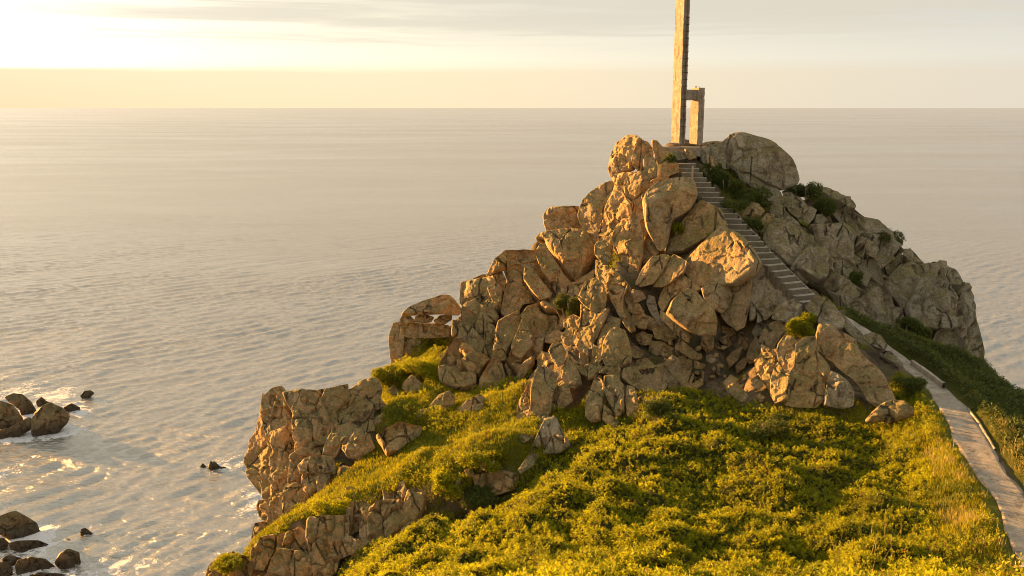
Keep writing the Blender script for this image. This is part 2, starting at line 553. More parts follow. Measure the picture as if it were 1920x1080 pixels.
def hit(px, py, push=0.0):
    """where the sight line through a photograph pixel meets the nominal ground (or passes closest to it)"""
    d = rays(px, py)
    z = EYE + d[2] * YS
    g = bil(GZ, d[0] * YS, YS) - z
    k = np.argmax(g >= 0) if (g >= 0).any() else int(np.argmax(np.where(YS > 20, g, -99)))
    Y = YS[k] - push
    return np.array([d[0] * Y, Y, EYE + d[2] * Y])


def gnormal(x, y, e=0.9):
    zx = (bil(GZ, x + e, y) - bil(GZ, x - e, y)) / (2 * e)
    zy = (bil(GZ, x, y + e) - bil(GZ, x, y - e)) / (2 * e)
    n = np.array([-zx, -zy, 1.0])
    return n / np.linalg.norm(n)


# ------------------------------------------------------------------ rocks traced from the photograph: outline + own distance, lean, thickness
REG = {'A': (1000, 220, 3.4286), 'B': (1360, 220, 3.4286), 'C': (700, 360, 3.4286), 'D': (900, 500, 3.4286), 'E': (1300, 500, 3.4286),
       'F': (380, 660, 2.571), 'H': (0, 700, 2.842), 'I': (1640, 440, 3.857), 'P': (0, 0, 1.0)}
FOOT = []     # footprints, used to sink the soil under the rocks


def outline(reg, pts, n, smooth):
    ox, oy, sc = REG[reg]
    v = [float(q) for q in pts.replace(',', ' ').split()]
    p = np.array(v).reshape(-1, 2) / sc + (ox, oy)
    q = np.vstack([p, p[:1]])
    L = np.hypot(*np.diff(q, axis=0).T)
    s = np.concatenate([[0], np.cumsum(L)])
    m = n * 6
    t = np.arange(m) / m * s[-1]
    r = np.stack([np.interp(t, s, q[:, 0]), np.interp(t, s, q[:, 1])], -1)
    w = max(1, int(smooth * m))
    ker = np.hanning(2 * w + 3)[1:-1]
    ker /= ker.sum()
    pad = len(ker) // 2
    out = np.stack([np.convolve(np.concatenate([r[-pad:, i], r[:, i], r[:pad, i]]), ker, 'valid') for i in (0, 1)], -1)
    return out[::6], p


def area_centroid(p):
    x, y = p.T
    x1, y1 = np.roll(p, -1, axis=0).T
    c = x * y1 - x1 * y
    A = c.sum() / 2
    return np.array([((x + x1) * c).sum(), ((y + y1) * c).sum()]) / (6 * A), abs(A)


def rock_mesh(reg, pts, seed, push=0.0, yaw=0.0, pit=0.0, bulge=0.75, edge=0.42, facets=4, cell=0.0, grain=0.4, grow=1.05, Y=None, smooth=0.024, deep=0.9, point=None, rough=0.8, tn=0.55, slope=0.6, chisel=0.35, ne=0.9):
    r = np.random.default_rng(seed * 31 + 5)
    pts0, raw = outline(reg, pts, 24, smooth)
    cpx, A = area_centroid(raw)
    per = np.hypot(*(pts0 - np.roll(pts0, 1, axis=0)).T).sum()
    N = int(np.clip(per * 0.5, 60, 210))
    q, _ = outline(reg, pts, N, smooth)
    q = cpx + (q - cpx) * grow
    if point is not None:
        C = point
    elif Y is not None:
        C = at(cpx[0], cpx[1], Y)
    else:
        C = hit(cpx[0], cpx[1], 0.0)
        C = at(cpx[0], cpx[1], C[1] - push - 0.19 * math.sqrt(A) / FPX * C[1])
    view = np.array([0, 0, EYE]) - C
    view /= np.linalg.norm(view)
    n = tn * gnormal(C[0], C[1], ne) + 0.75 * view
    n /= np.linalg.norm(n)
    az = math.atan2(n[0], -n[1]) + radians(yaw * (1.35 if yaw < -9 else 0.5))
    el = math.asin(n[2]) + radians(pit)
    n = np.array([sin(az) * cos(el), -cos(az) * cos(el), sin(el)])
    if n @ view < 0.5:
        n = n + view * (0.6 - n @ view)
        n /= np.linalg.norm(n)
    e1 = np.cross([0, 0, 1.0], n)
    e1 /= np.linalg.norm(e1)
    e2 = np.cross(n, e1)
    D = rays(q[:, 0], q[:, 1])
    eye = np.array([0, 0, EYE])
    t = ((C - eye) @ n) / (D @ n)
    W3 = eye + D * t[:, None]
    Q = np.stack([(W3 - C) @ e1, (W3 - C) @ e2], -1)
    # fractal outline
    cen = np.zeros(2)
    size = math.sqrt(abs(area_centroid(Q)[1]))
    off = r.uniform(0, 100, 3)
    nn = fbm(np.column_stack([Q / max(size, .2) * 3.0, np.zeros(N)]) + off, 4, seed)
    Q = Q * (1 + rough * 0.035 * nn)[:, None]
    M = max(10, int(N / 3.6))
    s = np.linspace(1, 0, M + 1)[:-1] ** 1.25
    s = 1 - (1 - s) ** 1.0
    ring = (1 - np.linspace(0, 1, M + 1)[:-1] ** 1.5)      # 1 .. ~0, dense near the outline
    G = (ring[:, None, None] * Q[None]).reshape(-1, 2)
    G = np.vstack([G, cen])
    # distance to outline
    a, b = Q, np.roll(Q, -1, axis=0)
    ab = b - a
    d = np.full(len(G), 1e9)
    for i in range(N):
        tt = np.clip(((G - a[i]) @ ab[i]) / (ab[i] @ ab[i] + 1e-12), 0, 1)
        d = np.minimum(d, np.hypot(*(G - a[i] - tt[:, None] * ab[i]).T))
    d[:N] = 0
    R = d.max()
    T = bulge * R
    e = np.clip(d / (edge * R), 0, 1)
    prof = np.sqrt(np.clip(1 - (1 - e) ** 2, 0, 1))
    h = T * prof
    # planar facets
    for k in range(facets):
        ang = r.uniform(0, 2 * math.pi)
        g = r.uniform(0.25, 1.0) * slope * np.array([cos(ang), sin(ang)])
        p0 = r.uniform(-0.35, 0.35, 2) * size
        pl_ = T * r.uniform(0.72, 1.0) - (G - p0) @ g
        ks = 0.06 * R
        mx = np.clip(0.5 + 0.5 * (pl_ - h) / ks, 0, 1)
        h = pl_ * (1 - mx) + h * mx - ks * mx * (1 - mx)
    h = np.maximum(h, 0.12 * T * prof)
    P3 = np.column_stack([G / size * 1.6, h / size]) + off
    win = np.clip(d / (0.12 * R), 0, 1)
    lump = fbm(P3, 3, seed + 3)
    h = h + win * rough * (0.07 * R * lump)
    Pm = np.column_stack([G * 1.7, h]) + off
    h = h + win * rough * 0.075 * fbm(Pm * 1.3, 4, seed + 9, 0.55)
    rid = 1 - np.abs(fbm(Pm * 0.9, 3, seed + 11))
    h = h - win * rough * 0.10 * np.clip(rid - 0.80, 0, 1) / 0.2
    # chiselled planes
    wq = np.column_stack([fbm(Pm * 0.7, 3, seed + 31), fbm(Pm * 0.7, 3, seed + 32)])
    cf = 0.42 * size
    f1, f2, cid, ox, oy = voro(G / cf + 0.18 * wq + off[:2], seed + 5, True)
    h = h + win * cf * 0.30 * chisel * (np.sin(cid * 57.0) * ox + np.cos(cid * 91.0) * oy) + win * cf * 0.08 * chisel * (cid - .5)
    if cell:
        cell = cell * 1.5
        ca, sa = cos(grain), sin(grain)
        uv = np.column_stack([(G[:, 0] * ca + G[:, 1] * sa) / cell, (-G[:, 0] * sa + G[:, 1] * ca) / (cell * 1.9)])
        uv = uv + 0.12 * wq + off[:2]
        f1, f2, cid, ox, oy = voro(uv, seed, True)
        ed = f2 - f1
        h = h + win * (cell * 0.26 * (np.sin(cid * 57.0) * ox + np.cos(cid * 91.0) * oy) + (cid - 0.5) * 0.16 * cell - 0.15 * cell * np.exp(-(ed / 0.04) ** 2))
    h[:N] = 0
    V = C + G[:, :1] * e1 + G[:, 1:] * e2 + h[:, None] * n
    # back half
    MB = max(5, M // 3)
    rb = (1 - np.linspace(0, 1, MB + 1)[1:-1] ** 1.6)
    GB = np.vstack([(rb[:, None, None] * Q[None]).reshape(-1, 2), cen])
    rr = np.concatenate([np.repeat(rb, N), [0]])
    hb = -deep * R * np.sqrt(1 - rr ** 2)
    hb = hb * (1 + 0.2 * vnoise(np.column_stack([GB / size * 2, hb]) + off))
    VB = C + GB[:, :1] * e1 + GB[:, 1:] * e2 + hb[:, None] * n
    nf = len(V)
    V = np.vstack([V, VB])
    idx = np.arange(N)
    nx = (idx + 1) % N
    quads, tris = [], []
    # orientation
    x1, y1 = Q.T
    ccw = (x1 * np.roll(y1, -1) - np.roll(x1, -1) * y1).sum() > 0
    for k in range(M - 1):
        f = np.stack([k * N + idx, k * N + nx, (k + 1) * N + nx, (k + 1) * N + idx], -1)
        quads.append(f if ccw else f[:, ::-1])
    f = np.stack([(M - 1) * N + idx, (M - 1) * N + nx, np.full(N, M * N)], -1)
    tris.append(f if ccw else f[:, ::-1])
    prev = idx
    for k in range(MB - 1):
        cur = nf + k * N + idx
        f = np.stack([prev[nx], prev[idx], cur[idx], cur[nx]], -1)
        quads.append(f if ccw else f[:, ::-1])
        prev = cur
    f = np.stack([prev[nx], prev[idx], np.full(N, len(V) - 1)], -1)
    tris.append(f if ccw else f[:, ::-1])
    FOOT.append((W3, R, C, n, q))
    return V, np.concatenate(quads), np.concatenate(tris), C, R


_seed = [0]


def make_rock(name, reg, pts, mat=None, parent=None, seed=None, **kw):
    _seed[0] += 1
    sd = seed or _seed[0]
    props = {k: kw.pop(k) for k in ('label', 'category', 'group') if k in kw}
    V, Q, Tq, C, R = rock_mesh(reg, pts, sd, **kw)
    base = np.array([V[:, 0].mean(), V[:, 1].mean(), V[:, 2].min()])
    if parent is not None:
        base = np.array(parent.location)
    me = mesh_np(name, V - base, Q, Tq)
    o = add_obj(name, me, mat or M_ROCK, parent, **props)
    if parent is None:
        o.location = base
    return o


def outcrop(label, blocks, mat=None, name='rock_outcrop', **dk):
    first = None
    cs = []
    for b in blocks:
        _, raw = outline(b[0], b[1], 24, 0.03)
        c, A = area_centroid(raw)
        cs.append(hit(*c))
    cs = np.array(cs)
    e = empty(name, (cs[:, 0].mean(), cs[:, 1].mean(), cs[:, 2].min()), label=label, category='rock outcrop')
    for b in blocks:
        kw = dict(dk)
        if len(b) > 2:
            kw.update(b[2])
        m = kw.pop('mat', mat)
        kw['bulge'] = kw.get('bulge', .7) * .66
        kw.setdefault('edge', .15)
        kw.setdefault('grow', 1.09)
        kw.setdefault('ne', 1.3)
        kw.setdefault('facets', 3)
        kw.setdefault('smooth', .013)
        make_rock('block', b[0], b[1], m, e, **kw)
    return e


def boulder(label, reg, pts, name='boulder', mat=None, category='boulder', **kw):
    return make_rock(name, reg, pts, mat, None, label=label, category=category, **kw)


# ------------------------------------------------------------------ the rocks
GREY = M_ROCKGREY
outcrop('knobbly lichen-covered outcrop crowning the hill just left of the concrete mast', [
    ('A', '510,235 540,165 600,128 660,125 690,150 668,200 642,260 635,330 585,350 530,400 510,370', dict(yaw=-16)),
    ('A', '690,150 735,165 770,215 760,250 715,270 690,345 645,310 640,260 665,200', dict(push=.3)),
    ('A', '735,235 775,260 795,320 790,380 750,400 715,350 708,280', dict(push=.5)),
    ('A', '765,158 800,162 830,195 870,222 882,260 850,310 815,320 790,270 772,215', dict(yaw=10)),
    ('A', '650,360 700,352 745,395 742,450 690,490 640,525 590,490 588,420 610,380', dict(push=.3)),
    ('A', '510,372 590,355 640,352 600,395 560,435 515,430', dict(yaw=-20)),
    ('A', '835,300 880,265 930,300 935,350 880,370 835,400 820,360', dict(push=.2)),
], yaw=-8, bulge=.85, tn=.35)
boulder('large smooth brown boulder leaning on the skyline left of the sunlit rock spine', 'A',
        '505,408 440,435 370,490 320,560 298,640 320,700 370,770 412,832 440,780 480,700 490,600 510,480 530,450', yaw=-5, facets=3, smooth=.04, push=.1, chisel=.12, rough=.6)
boulder('flat-topped boulder sitting highest on the left ridge against the sea', 'A',
        '90,600 130,580 200,575 295,575 305,640 335,725 240,735 90,740 75,690 62,640', yaw=-5, facets=4, tn=.3)
boulder('broad rounded brown boulder below the flat-topped one on the left ridge', 'A',
        '22,800 40,765 100,740 200,728 280,730 340,740 400,820 400,900 360,960 290,1070 220,1000 180,940 110,850 80,800', facets=4, push=.1)
boulder('long slanting slab split off the front of the broad ridge boulder', 'C',
        '1048,390 1080,335 1110,345 1160,430 1230,540 1290,600 1305,660 1260,695 1190,670 1130,570 1080,500', name='rock_slab', category='rock slab', push=.5, facets=3)
outcrop('tall sunlit spine of upright slabs running down the middle of the hill', [
    ('A', '525,450 560,460 590,520 640,560 620,650 600,740 560,690 530,740 500,770 478,740 472,640 498,540', dict(yaw=-22)),
    ('A', '495,765 503,820 500,900 470,960 410,890 402,830 440,780', dict(push=.3)),
    ('A', '575,700 600,740 630,640 650,620 680,680 702,760 697,880 670,1000 640,1060 590,980 560,900 530,860 510,780 528,730', dict(push=.2)),
    ('A', '790,390 802,430 760,460 712,500 705,570 690,650 660,620 638,580 633,545 680,490 740,430', dict(yaw=-12)),
    ('A', '735,785 770,800 810,860 790,900 735,935 705,930 710,860'),
    ('A', '402,920 450,945 482,1000 482,1090 430,1085 405,1010', dict(yaw=-18)),
    ('D', '825,60 850,25 900,60 950,110 965,145 928,190 912,260 942,330 972,405 930,370 880,280 840,200 820,120', dict(yaw=-22, push=.3)),
    ('D', '750,0 820,-5 830,80 815,160 780,115', dict(yaw=-20)),
    ('A', '640,640 690,560 725,640 740,720 705,830 690,720', dict(push=-.3)),
    ('A', '430,760 475,690 520,740 500,790 470,770', dict(yaw=-15)),
    ('A', '720,480 790,430 830,420 760,520 700,640 700,560', dict(push=-.2)),
], yaw=-10, bulge=.7, tn=.4)
boulder('big rounded olive-grey boulder standing beside the upper half of the stairs', 'A',
        '870,400 960,393 1015,400 1047,460 1047,520 1010,590 930,640 890,660 880,740 850,840 810,852 760,775 728,710 716,620 703,540 740,480 800,430', push=.5, facets=4, bulge=.85, smooth=.04, yaw=6, chisel=.15, rough=.7)
outcrop('pale striped slabs catching the low sun below the middle of the stairs', [
    ('A', '1075,545 1120,560 1190,600 1228,690 1150,740 1050,795 960,855 880,875 868,850 910,760 960,690 1020,610', dict(yaw=-24, pit=4)),
    ('A', '1220,712 1330,770 1400,850 1442,930 1400,1010 1300,1075 1150,1085 1060,1080 1000,1000 982,940 1060,860 1150,775', dict(yaw=-24, pit=2, push=.15, facets=1, bulge=.35)),
    ('A', '840,885 872,900 830,980 770,1065 700,1085 660,1065 700,980 760,905', dict(yaw=-16, push=.7)),
    ('A', '900,885 940,905 982,930 960,1000 880,1065 830,1085 775,1085 840,975', dict(yaw=-16, push=.7)),
    ('D', '1550,120 1590,108 1620,68 1700,58 1745,78 1735,180 1722,280 1700,372 1650,398 1590,352 1552,302 1600,250 1630,190', dict(push=.1)),
    ('D', '1740,80 1775,5 1840,-5 1892,60 1903,140 1850,205 1800,255 1770,325 1738,335 1735,200', dict(mat=GREY)),
    ('A', '1385,880 1420,880 1440,930 1410,950 1380,930', dict(push=.35)),
], bulge=.4, facets=2, tn=.6, slope=.3, chisel=.08, rough=.45, edge=.16)
outcrop('big blocky boulder pair with a mossy seam in front of the striped slabs', [
    ('D', '1280,32 1330,78 1425,150 1380,165 1300,155 1222,205 1180,285 1152,230 1168,170 1220,90'),
    ('D', '1340,148 1390,170 1430,220 1492,280 1512,350 1507,432 1420,435 1330,402 1270,355 1208,305 1240,230 1290,180', dict(push=.6, bulge=.9)),
    ('D', '1163,288 1210,308 1270,370 1342,412 1342,485 1290,455 1220,392 1168,340', dict(yaw=-22, push=.2)),
], push=.3)
boulder('squarish tan block wedged between the mossy boulder and the grey slab', 'D', '1428,135 1520,116 1590,133 1622,190 1592,262 1551,300 1500,272 1450,212', push=.4, category='rock block', name='rock_block')
outcrop('small stacked rocks piled at the foot of the sunlit spine', [
    ('D', '928,190 980,148 1042,158 1062,202 1010,228 948,234'),
    ('D', '950,238 1020,238 1054,290 1000,308 948,282'),
    ('D', '985,303 1052,298 1078,350 1062,404 1010,393 966,340'),
    ('D', '1088,188 1122,198 1142,280 1184,372 1150,374 1100,302 1072,240', dict(mat=GREY)),
    ('D', '900,270 945,275 985,350 1000,410 960,420 925,350', dict(yaw=-18)),
    ('D', '1060,310 1110,330 1150,385 1100,410 1065,390', dict(push=-.1)),
], push=.1, tn=.3)
outcrop('long jagged sunlit pillar of rock standing left of the spine above the meadow', [
    ('D', '650,170 680,98 740,78 792,120 812,200 792,274 740,293 690,263 658,230 638,200'),
    ('D', '650,253 690,268 752,300 742,400 722,500 700,575 650,505 638,400 648,330', dict(yaw=-14)),
    ('D', '605,438 650,480 692,530 692,575 640,545 606,490', dict(yaw=-12)),
    ('D', '758,310 800,278 832,278 803,350 772,402 745,465 738,380', dict(yaw=-16)),
    ('D', '800,350 850,328 902,343 893,392 840,432 790,474 758,482', dict(yaw=-22)),
    ('D', '543,340 600,308 642,330 632,392 570,402 538,380'),
    ('D', '468,503 522,498 548,540 542,612 500,643 468,602 448,550', dict(push=.2)),
    ('D', '398,553 440,558 472,620 462,682 420,653 378,642 367,590'),
    ('D', '440,438 490,413 542,428 532,472 470,492 428,490'),
    ('D', '378,648 430,668 482,690 492,762 462,840 452,932 390,953 328,943 328,830 338,740', dict(push=.25)),
    ('D', '530,738 572,790 593,862 542,903 460,928 468,850 490,770', dict(push=.2)),
    ('D', '560,588 602,630 643,700 653,762 600,788 558,772 528,720 538,650', dict(push=.1)),
    ('D', '590,508 622,570 662,620 693,702 650,684 600,622 568,560'),
    ('D', '320,748 333,850 332,952 290,983 228,992 250,880 290,798', dict(yaw=-18, cell=.4)),
    ('D', '728,508 772,528 793,600 772,662 740,703 703,722 708,640 722,580', dict(yaw=-25)),
    ('D', '478,690 530,650 560,730 520,760 490,750'),
    ('D', '560,400 610,400 620,450 600,500 550,500 530,460', dict(push=-.1)),
    ('D', '640,560 690,575 705,640 700,730 660,690 640,620', dict(push=-.1)),
], yaw=-5, tn=.75, bulge=.8)
outcrop('craggy lichen-grey outcrop at the centre with a forked foot in the shrubs', [
    ('D', '870,403 930,418 952,480 972,560 962,612 900,643 820,643 788,580 798,500 828,440', dict(push=.2)),
    ('D', '768,638 840,648 892,638 918,692 892,728 820,693 772,680'),
    ('D', '800,708 872,703 918,760 922,850 927,932 880,963 820,842 798,790', dict(push=.2)),
    ('D', '740,718 782,738 793,820 782,902 772,983 720,998 683,962 688,880 710,800', dict(push=.2, yaw=-12)),
    ('D', '798,888 862,948 893,1000 872,1043 830,1024 788,982', dict(push=.2)),
    ('D', '948,768 992,788 1012,850 1022,932 990,978 948,952 938,860', dict(push=.15)),
    ('D', '928,663 1000,648 1032,690 1062,740 1112,790 1112,818 1050,794 970,754 918,716'),
    ('D', '1013,608 1072,593 1122,640 1162,700 1203,760 1162,803 1100,784 1058,722 1018,670', dict(push=.1)),
    ('D', '1188,620 1240,573 1292,608 1352,660 1373,702 1352,748 1290,754 1248,702', dict(push=.15)),
    ('D', '1273,588 1322,568 1382,600 1438,640 1433,703 1370,684 1308,632', dict(push=.1, yaw=-6)),
    ('D', '1263,498 1302,478 1352,520 1402,560 1423,592 1360,593 1300,553 1258,530', dict(push=.2)),
    ('D', '1003,438 1052,418 1102,450 1093,502 1040,503 1008,480'),
    ('D', '962,503 1010,518 1053,550 1032,583 990,588 968,560'),
    ('D', '760,480 810,440 800,530 785,590 760,620 750,560', dict(yaw=-22)),
    ('D', '740,610 790,600 765,660 790,740 750,720 725,690', dict(yaw=-20)),
    ('D', '1110,400 1180,380 1230,410 1260,460 1200,480 1130,460', dict(push=-.1)),
    ('D', '1100,480 1180,490 1250,530 1220,570 1140,580 1090,540', dict(push=-.15)),
    ('D', '1130,640 1190,620 1250,720 1290,770 1230,790 1190,740', dict(push=-.1)),
    ('D', '1300,760 1370,750 1430,710 1430,760 1370,800 1290,800', dict(push=-.05)),
], yaw=-2, tn=.75)
boulder('pale angular stone lying in the dark hollow right of the centre outcrop', 'D', '1453,570 1490,563 1522,600 1492,622 1453,607', name='stone', category='stone', push=.3, mat=GREY)
outcrop('shadowed broken ledges in the hollow between the centre outcrop and the leaning slabs', [
    ('D', '1540,690 1560,620 1620,548 1682,518 1655,600 1600,652'),
    ('D', '1638,640 1690,588 1724,590 1702,652 1650,692'),
    ('D', '1560,380 1620,400 1640,430 1600,450 1560,420'),
    ('D', '1520,470 1590,440 1620,500 1560,540 1520,520', dict(push=-.2)),
    ('D', '1430,450 1500,440 1510,520 1460,550 1420,510', dict(push=-.2)),
    ('D', '1660,430 1720,400 1740,480 1700,540 1660,510', dict(push=-.2)),
], cell=.6)
outcrop('heap of warm broken stones at the lower edge of the hollow by the shrubs', [
    ('E', '195,745 240,700 292,728 272,762 220,803'),
    ('E', '225,770 290,748 322,800 262,834 224,812', dict(push=.2)),
    ('E', '255,820 320,790 350,830 320,870 270,850', dict(push=.2)),
    ('E', '380,720 420,700 450,760 420,790 385,770'),
], push=.1)
# stairs side, right of the stairs
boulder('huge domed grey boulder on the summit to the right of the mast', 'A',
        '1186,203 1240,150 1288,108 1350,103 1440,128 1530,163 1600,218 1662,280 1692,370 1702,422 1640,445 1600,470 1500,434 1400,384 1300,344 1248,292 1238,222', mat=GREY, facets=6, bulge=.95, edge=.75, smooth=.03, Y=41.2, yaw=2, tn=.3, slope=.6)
boulder('low tan rock lying flat behind the concrete plinth', 'A', '1068,170 1130,156 1222,160 1192,205 1100,210', Y=42.8, name='rock', category='rock')
boulder('squat shaded rock filling the gap left of the huge domed boulder', 'P', '1312,280 1348,270 1378,298 1345,325 1312,305', mat=GREY, Y=41.7, name='rock', category='rock')
boulder('small grey boulder tucked under the left foot of the huge domed boulder', 'A', '1172,265 1205,248 1242,270 1254,332 1220,334 1183,302', mat=GREY, Y=40.6)
boulder('half-buried slanting stone in the grass between stairs and domed boulder', 'A', '1118,240 1150,258 1193,312 1150,324 1116,292', Y=40.4, name='stone', category='stone')
boulder('low dark boulder at the very head of the stairs', 'A', '888,222 940,218 992,222 1003,262 940,274 888,268', mat=GREY, Y=40.6)
boulder('pale leaning stone at the right side of the topmost step', 'A', '972,206 1010,213 1050,265 1003,274 985,250', Y=40.5, name='stone', category='stone')
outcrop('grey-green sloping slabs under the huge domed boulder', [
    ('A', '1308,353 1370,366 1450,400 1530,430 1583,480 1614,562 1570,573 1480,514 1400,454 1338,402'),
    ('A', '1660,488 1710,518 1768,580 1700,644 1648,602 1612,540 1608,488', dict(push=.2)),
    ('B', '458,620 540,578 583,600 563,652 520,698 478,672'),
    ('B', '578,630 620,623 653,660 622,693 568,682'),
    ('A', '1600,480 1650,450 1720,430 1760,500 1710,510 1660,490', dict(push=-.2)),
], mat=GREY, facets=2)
boulder('pale orange boulder sitting in the dark shrubs beside the stairs', 'A', '1393,550 1440,563 1483,610 1452,643 1390,648 1338,638 1322,600 1358,568', push=.4)
boulder('rounded yellow-lichened knob poking out above the diamond-shaped boulder', 'A', '1527,575 1565,548 1607,570 1622,610 1693,670 1718,698 1640,684 1568,642 1523,610', mat=GREY, push=.3)
boulder('upright ochre boulder squeezed left of the diamond-shaped boulder', 'A', '1498,620 1547,623 1553,655 1512,702 1482,773 1448,742 1438,680', push=.2)
boulder('large diamond-shaped boulder standing right of the stairs', 'A', '1558,648 1640,678 1712,718 1738,760 1722,840 1682,922 1640,948 1580,904 1500,814 1483,770 1513,700', push=.4, facets=4, mat=GREY, yaw=-6)
boulder('small rough block right of the diamond-shaped boulder', 'A', '1748,743 1802,758 1833,820 1762,854 1723,852 1733,790', mat=GREY, push=.2)
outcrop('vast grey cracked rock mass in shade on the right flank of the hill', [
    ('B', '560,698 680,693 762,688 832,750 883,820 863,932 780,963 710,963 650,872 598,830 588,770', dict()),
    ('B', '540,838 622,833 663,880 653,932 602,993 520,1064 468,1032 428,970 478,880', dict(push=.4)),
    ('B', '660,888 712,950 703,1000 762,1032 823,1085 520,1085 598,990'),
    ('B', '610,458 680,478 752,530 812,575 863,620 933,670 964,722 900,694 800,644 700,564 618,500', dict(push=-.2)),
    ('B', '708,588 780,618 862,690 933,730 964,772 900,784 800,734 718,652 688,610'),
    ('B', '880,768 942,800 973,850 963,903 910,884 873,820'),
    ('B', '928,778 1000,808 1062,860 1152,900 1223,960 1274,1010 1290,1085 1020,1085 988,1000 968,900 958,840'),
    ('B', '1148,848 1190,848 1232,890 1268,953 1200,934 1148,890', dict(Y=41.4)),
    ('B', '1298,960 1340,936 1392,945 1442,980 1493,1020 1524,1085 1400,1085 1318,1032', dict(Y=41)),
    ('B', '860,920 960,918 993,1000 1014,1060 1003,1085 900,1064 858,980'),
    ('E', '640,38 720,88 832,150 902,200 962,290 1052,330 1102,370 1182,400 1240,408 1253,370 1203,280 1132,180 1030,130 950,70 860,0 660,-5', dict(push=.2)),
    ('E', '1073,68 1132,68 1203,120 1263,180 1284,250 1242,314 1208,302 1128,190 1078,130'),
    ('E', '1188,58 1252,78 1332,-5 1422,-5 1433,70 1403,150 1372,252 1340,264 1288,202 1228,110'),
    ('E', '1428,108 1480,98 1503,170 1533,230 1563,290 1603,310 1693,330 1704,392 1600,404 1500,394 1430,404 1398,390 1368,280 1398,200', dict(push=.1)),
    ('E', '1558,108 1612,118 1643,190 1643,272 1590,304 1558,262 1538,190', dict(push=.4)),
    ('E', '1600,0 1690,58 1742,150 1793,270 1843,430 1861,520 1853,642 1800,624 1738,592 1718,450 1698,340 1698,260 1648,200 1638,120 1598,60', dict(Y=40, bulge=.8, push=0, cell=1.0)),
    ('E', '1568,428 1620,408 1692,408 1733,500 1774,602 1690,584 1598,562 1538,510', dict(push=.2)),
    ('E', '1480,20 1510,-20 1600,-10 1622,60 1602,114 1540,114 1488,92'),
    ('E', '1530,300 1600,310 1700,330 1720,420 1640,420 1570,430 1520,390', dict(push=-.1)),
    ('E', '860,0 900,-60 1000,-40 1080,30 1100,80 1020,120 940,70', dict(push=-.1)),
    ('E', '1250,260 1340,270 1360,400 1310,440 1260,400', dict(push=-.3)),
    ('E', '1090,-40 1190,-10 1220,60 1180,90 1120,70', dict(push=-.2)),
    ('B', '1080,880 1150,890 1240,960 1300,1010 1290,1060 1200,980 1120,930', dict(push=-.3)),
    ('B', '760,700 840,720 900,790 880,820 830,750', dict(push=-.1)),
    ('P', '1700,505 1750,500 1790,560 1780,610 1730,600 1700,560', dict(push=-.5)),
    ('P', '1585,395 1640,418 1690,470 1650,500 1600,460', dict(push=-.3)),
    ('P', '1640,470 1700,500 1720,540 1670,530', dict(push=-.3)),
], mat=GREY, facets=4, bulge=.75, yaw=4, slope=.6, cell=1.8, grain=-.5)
# front right slabs
outcrop('long lichen-spotted slab leaning down to the grass right of the shrub-topped boulder', [
    ('E', '735,263 790,193 850,208 903,250 963,340 953,392 890,404 840,384 820,373 768,330', dict(push=.5, mat=GREY)),
    ('E', '888,253 930,278 1003,350 1083,430 1153,520 1233,560 1303,610 1374,690 1330,704 1248,652 1178,592 1098,512 1018,442 958,380', dict(mat=GREY, push=-.1)),
    ('E', '808,388 890,398 962,440 1033,470 1054,520 1000,564 930,614 878,592 808,532 798,450', dict(push=.4)),
    ('E', '958,498 1042,508 1103,590 1163,640 1223,700 1264,790 1294,862 1250,884 1180,894 1118,852 1068,762 998,702 918,632 918,580', dict(push=.5, bulge=.6)),
], push=.2, facets=3, chisel=.2)
outcrop('broad upright boulder split by a crack with a shrub growing on its top', [
    ('E', '548,500 590,448 642,458 668,500 663,580 653,652 620,694 578,662 548,600 538,540', dict(yaw=-8)),
    ('E', '662,510 720,478 782,468 803,530 793,560 863,640 874,700 843,790 823,862 780,894 680,894 598,874 618,770 622,690 653,640', dict(push=.3)),
    ('E', '538,618 580,668 622,700 622,770 603,852 530,874 498,820 498,740 518,670', dict(yaw=-14)),
    ('E', '600,470 640,440 700,450 760,440 780,480 720,500 650,500', dict(push=-.2)),
], push=.2, facets=2, bulge=.55, chisel=.2)
boulder('grey wedge-shaped block propped under the long leaning slab', 'E', '888,673 930,688 993,740 1033,800 1028,892 960,908 838,893 848,800 870,720', push=.45, facets=2, bulge=.4, mat=GREY, name='rock_block', category='rock block')
boulder('orange-edged boulder behind the left edge of the split upright boulder', 'E', '498,360 560,343 613,400 593,442 550,482 520,534 490,564 438,512 423,470 448,410', push=.2, yaw=-8)
boulder('small rounded boulder leftmost beside the shadowed hollow', 'E', '400,448 433,490 438,560 400,614 360,624 338,592 358,520', yaw=-10)
outcrop('narrow upright rocks lit orange along the left flank of the split boulder', [
    ('E', '438,560 500,558 523,600 503,672 490,742 480,784 438,722 408,640', dict(yaw=-14)),
    ('E', '395,620 430,590 440,680 420,720 395,670', dict(yaw=-10)),
    ('E', '470,760 500,720 510,840 490,810'),
    ('E', '440,500 500,540 540,520 540,600 480,620 440,580', dict(push=-.2)),
])
outcrop('pair of rounded grey boulders at the foot of the stairs', [
    ('E', '508,160 560,143 622,168 653,210 560,243 520,293 480,334 418,358 418,290 458,210'),
    ('E', '558,243 650,213 693,250 693,290 652,344 600,354 508,334 528,280', dict(push=.3)),
    ('E', '600,330 690,300 720,350 640,400 600,380', dict(push=-.2)),
    ('E', '420,340 500,340 460,420 400,450 380,420', dict(push=-.2)),
], mat=GREY, push=.1)
boulder('pale rock at the right edge of the slabs above the path start', 'E', '1098,440 1150,426 1203,450 1243,510 1222,554 1160,514 1108,472', mat=GREY, push=1.0, name='rock', category='rock')
boulder('low pale rock nearest the upper end of the path', 'E', '1218,538 1270,548 1343,620 1354,684 1290,624 1228,582', mat=GREY, push=.8, name='rock', category='rock')
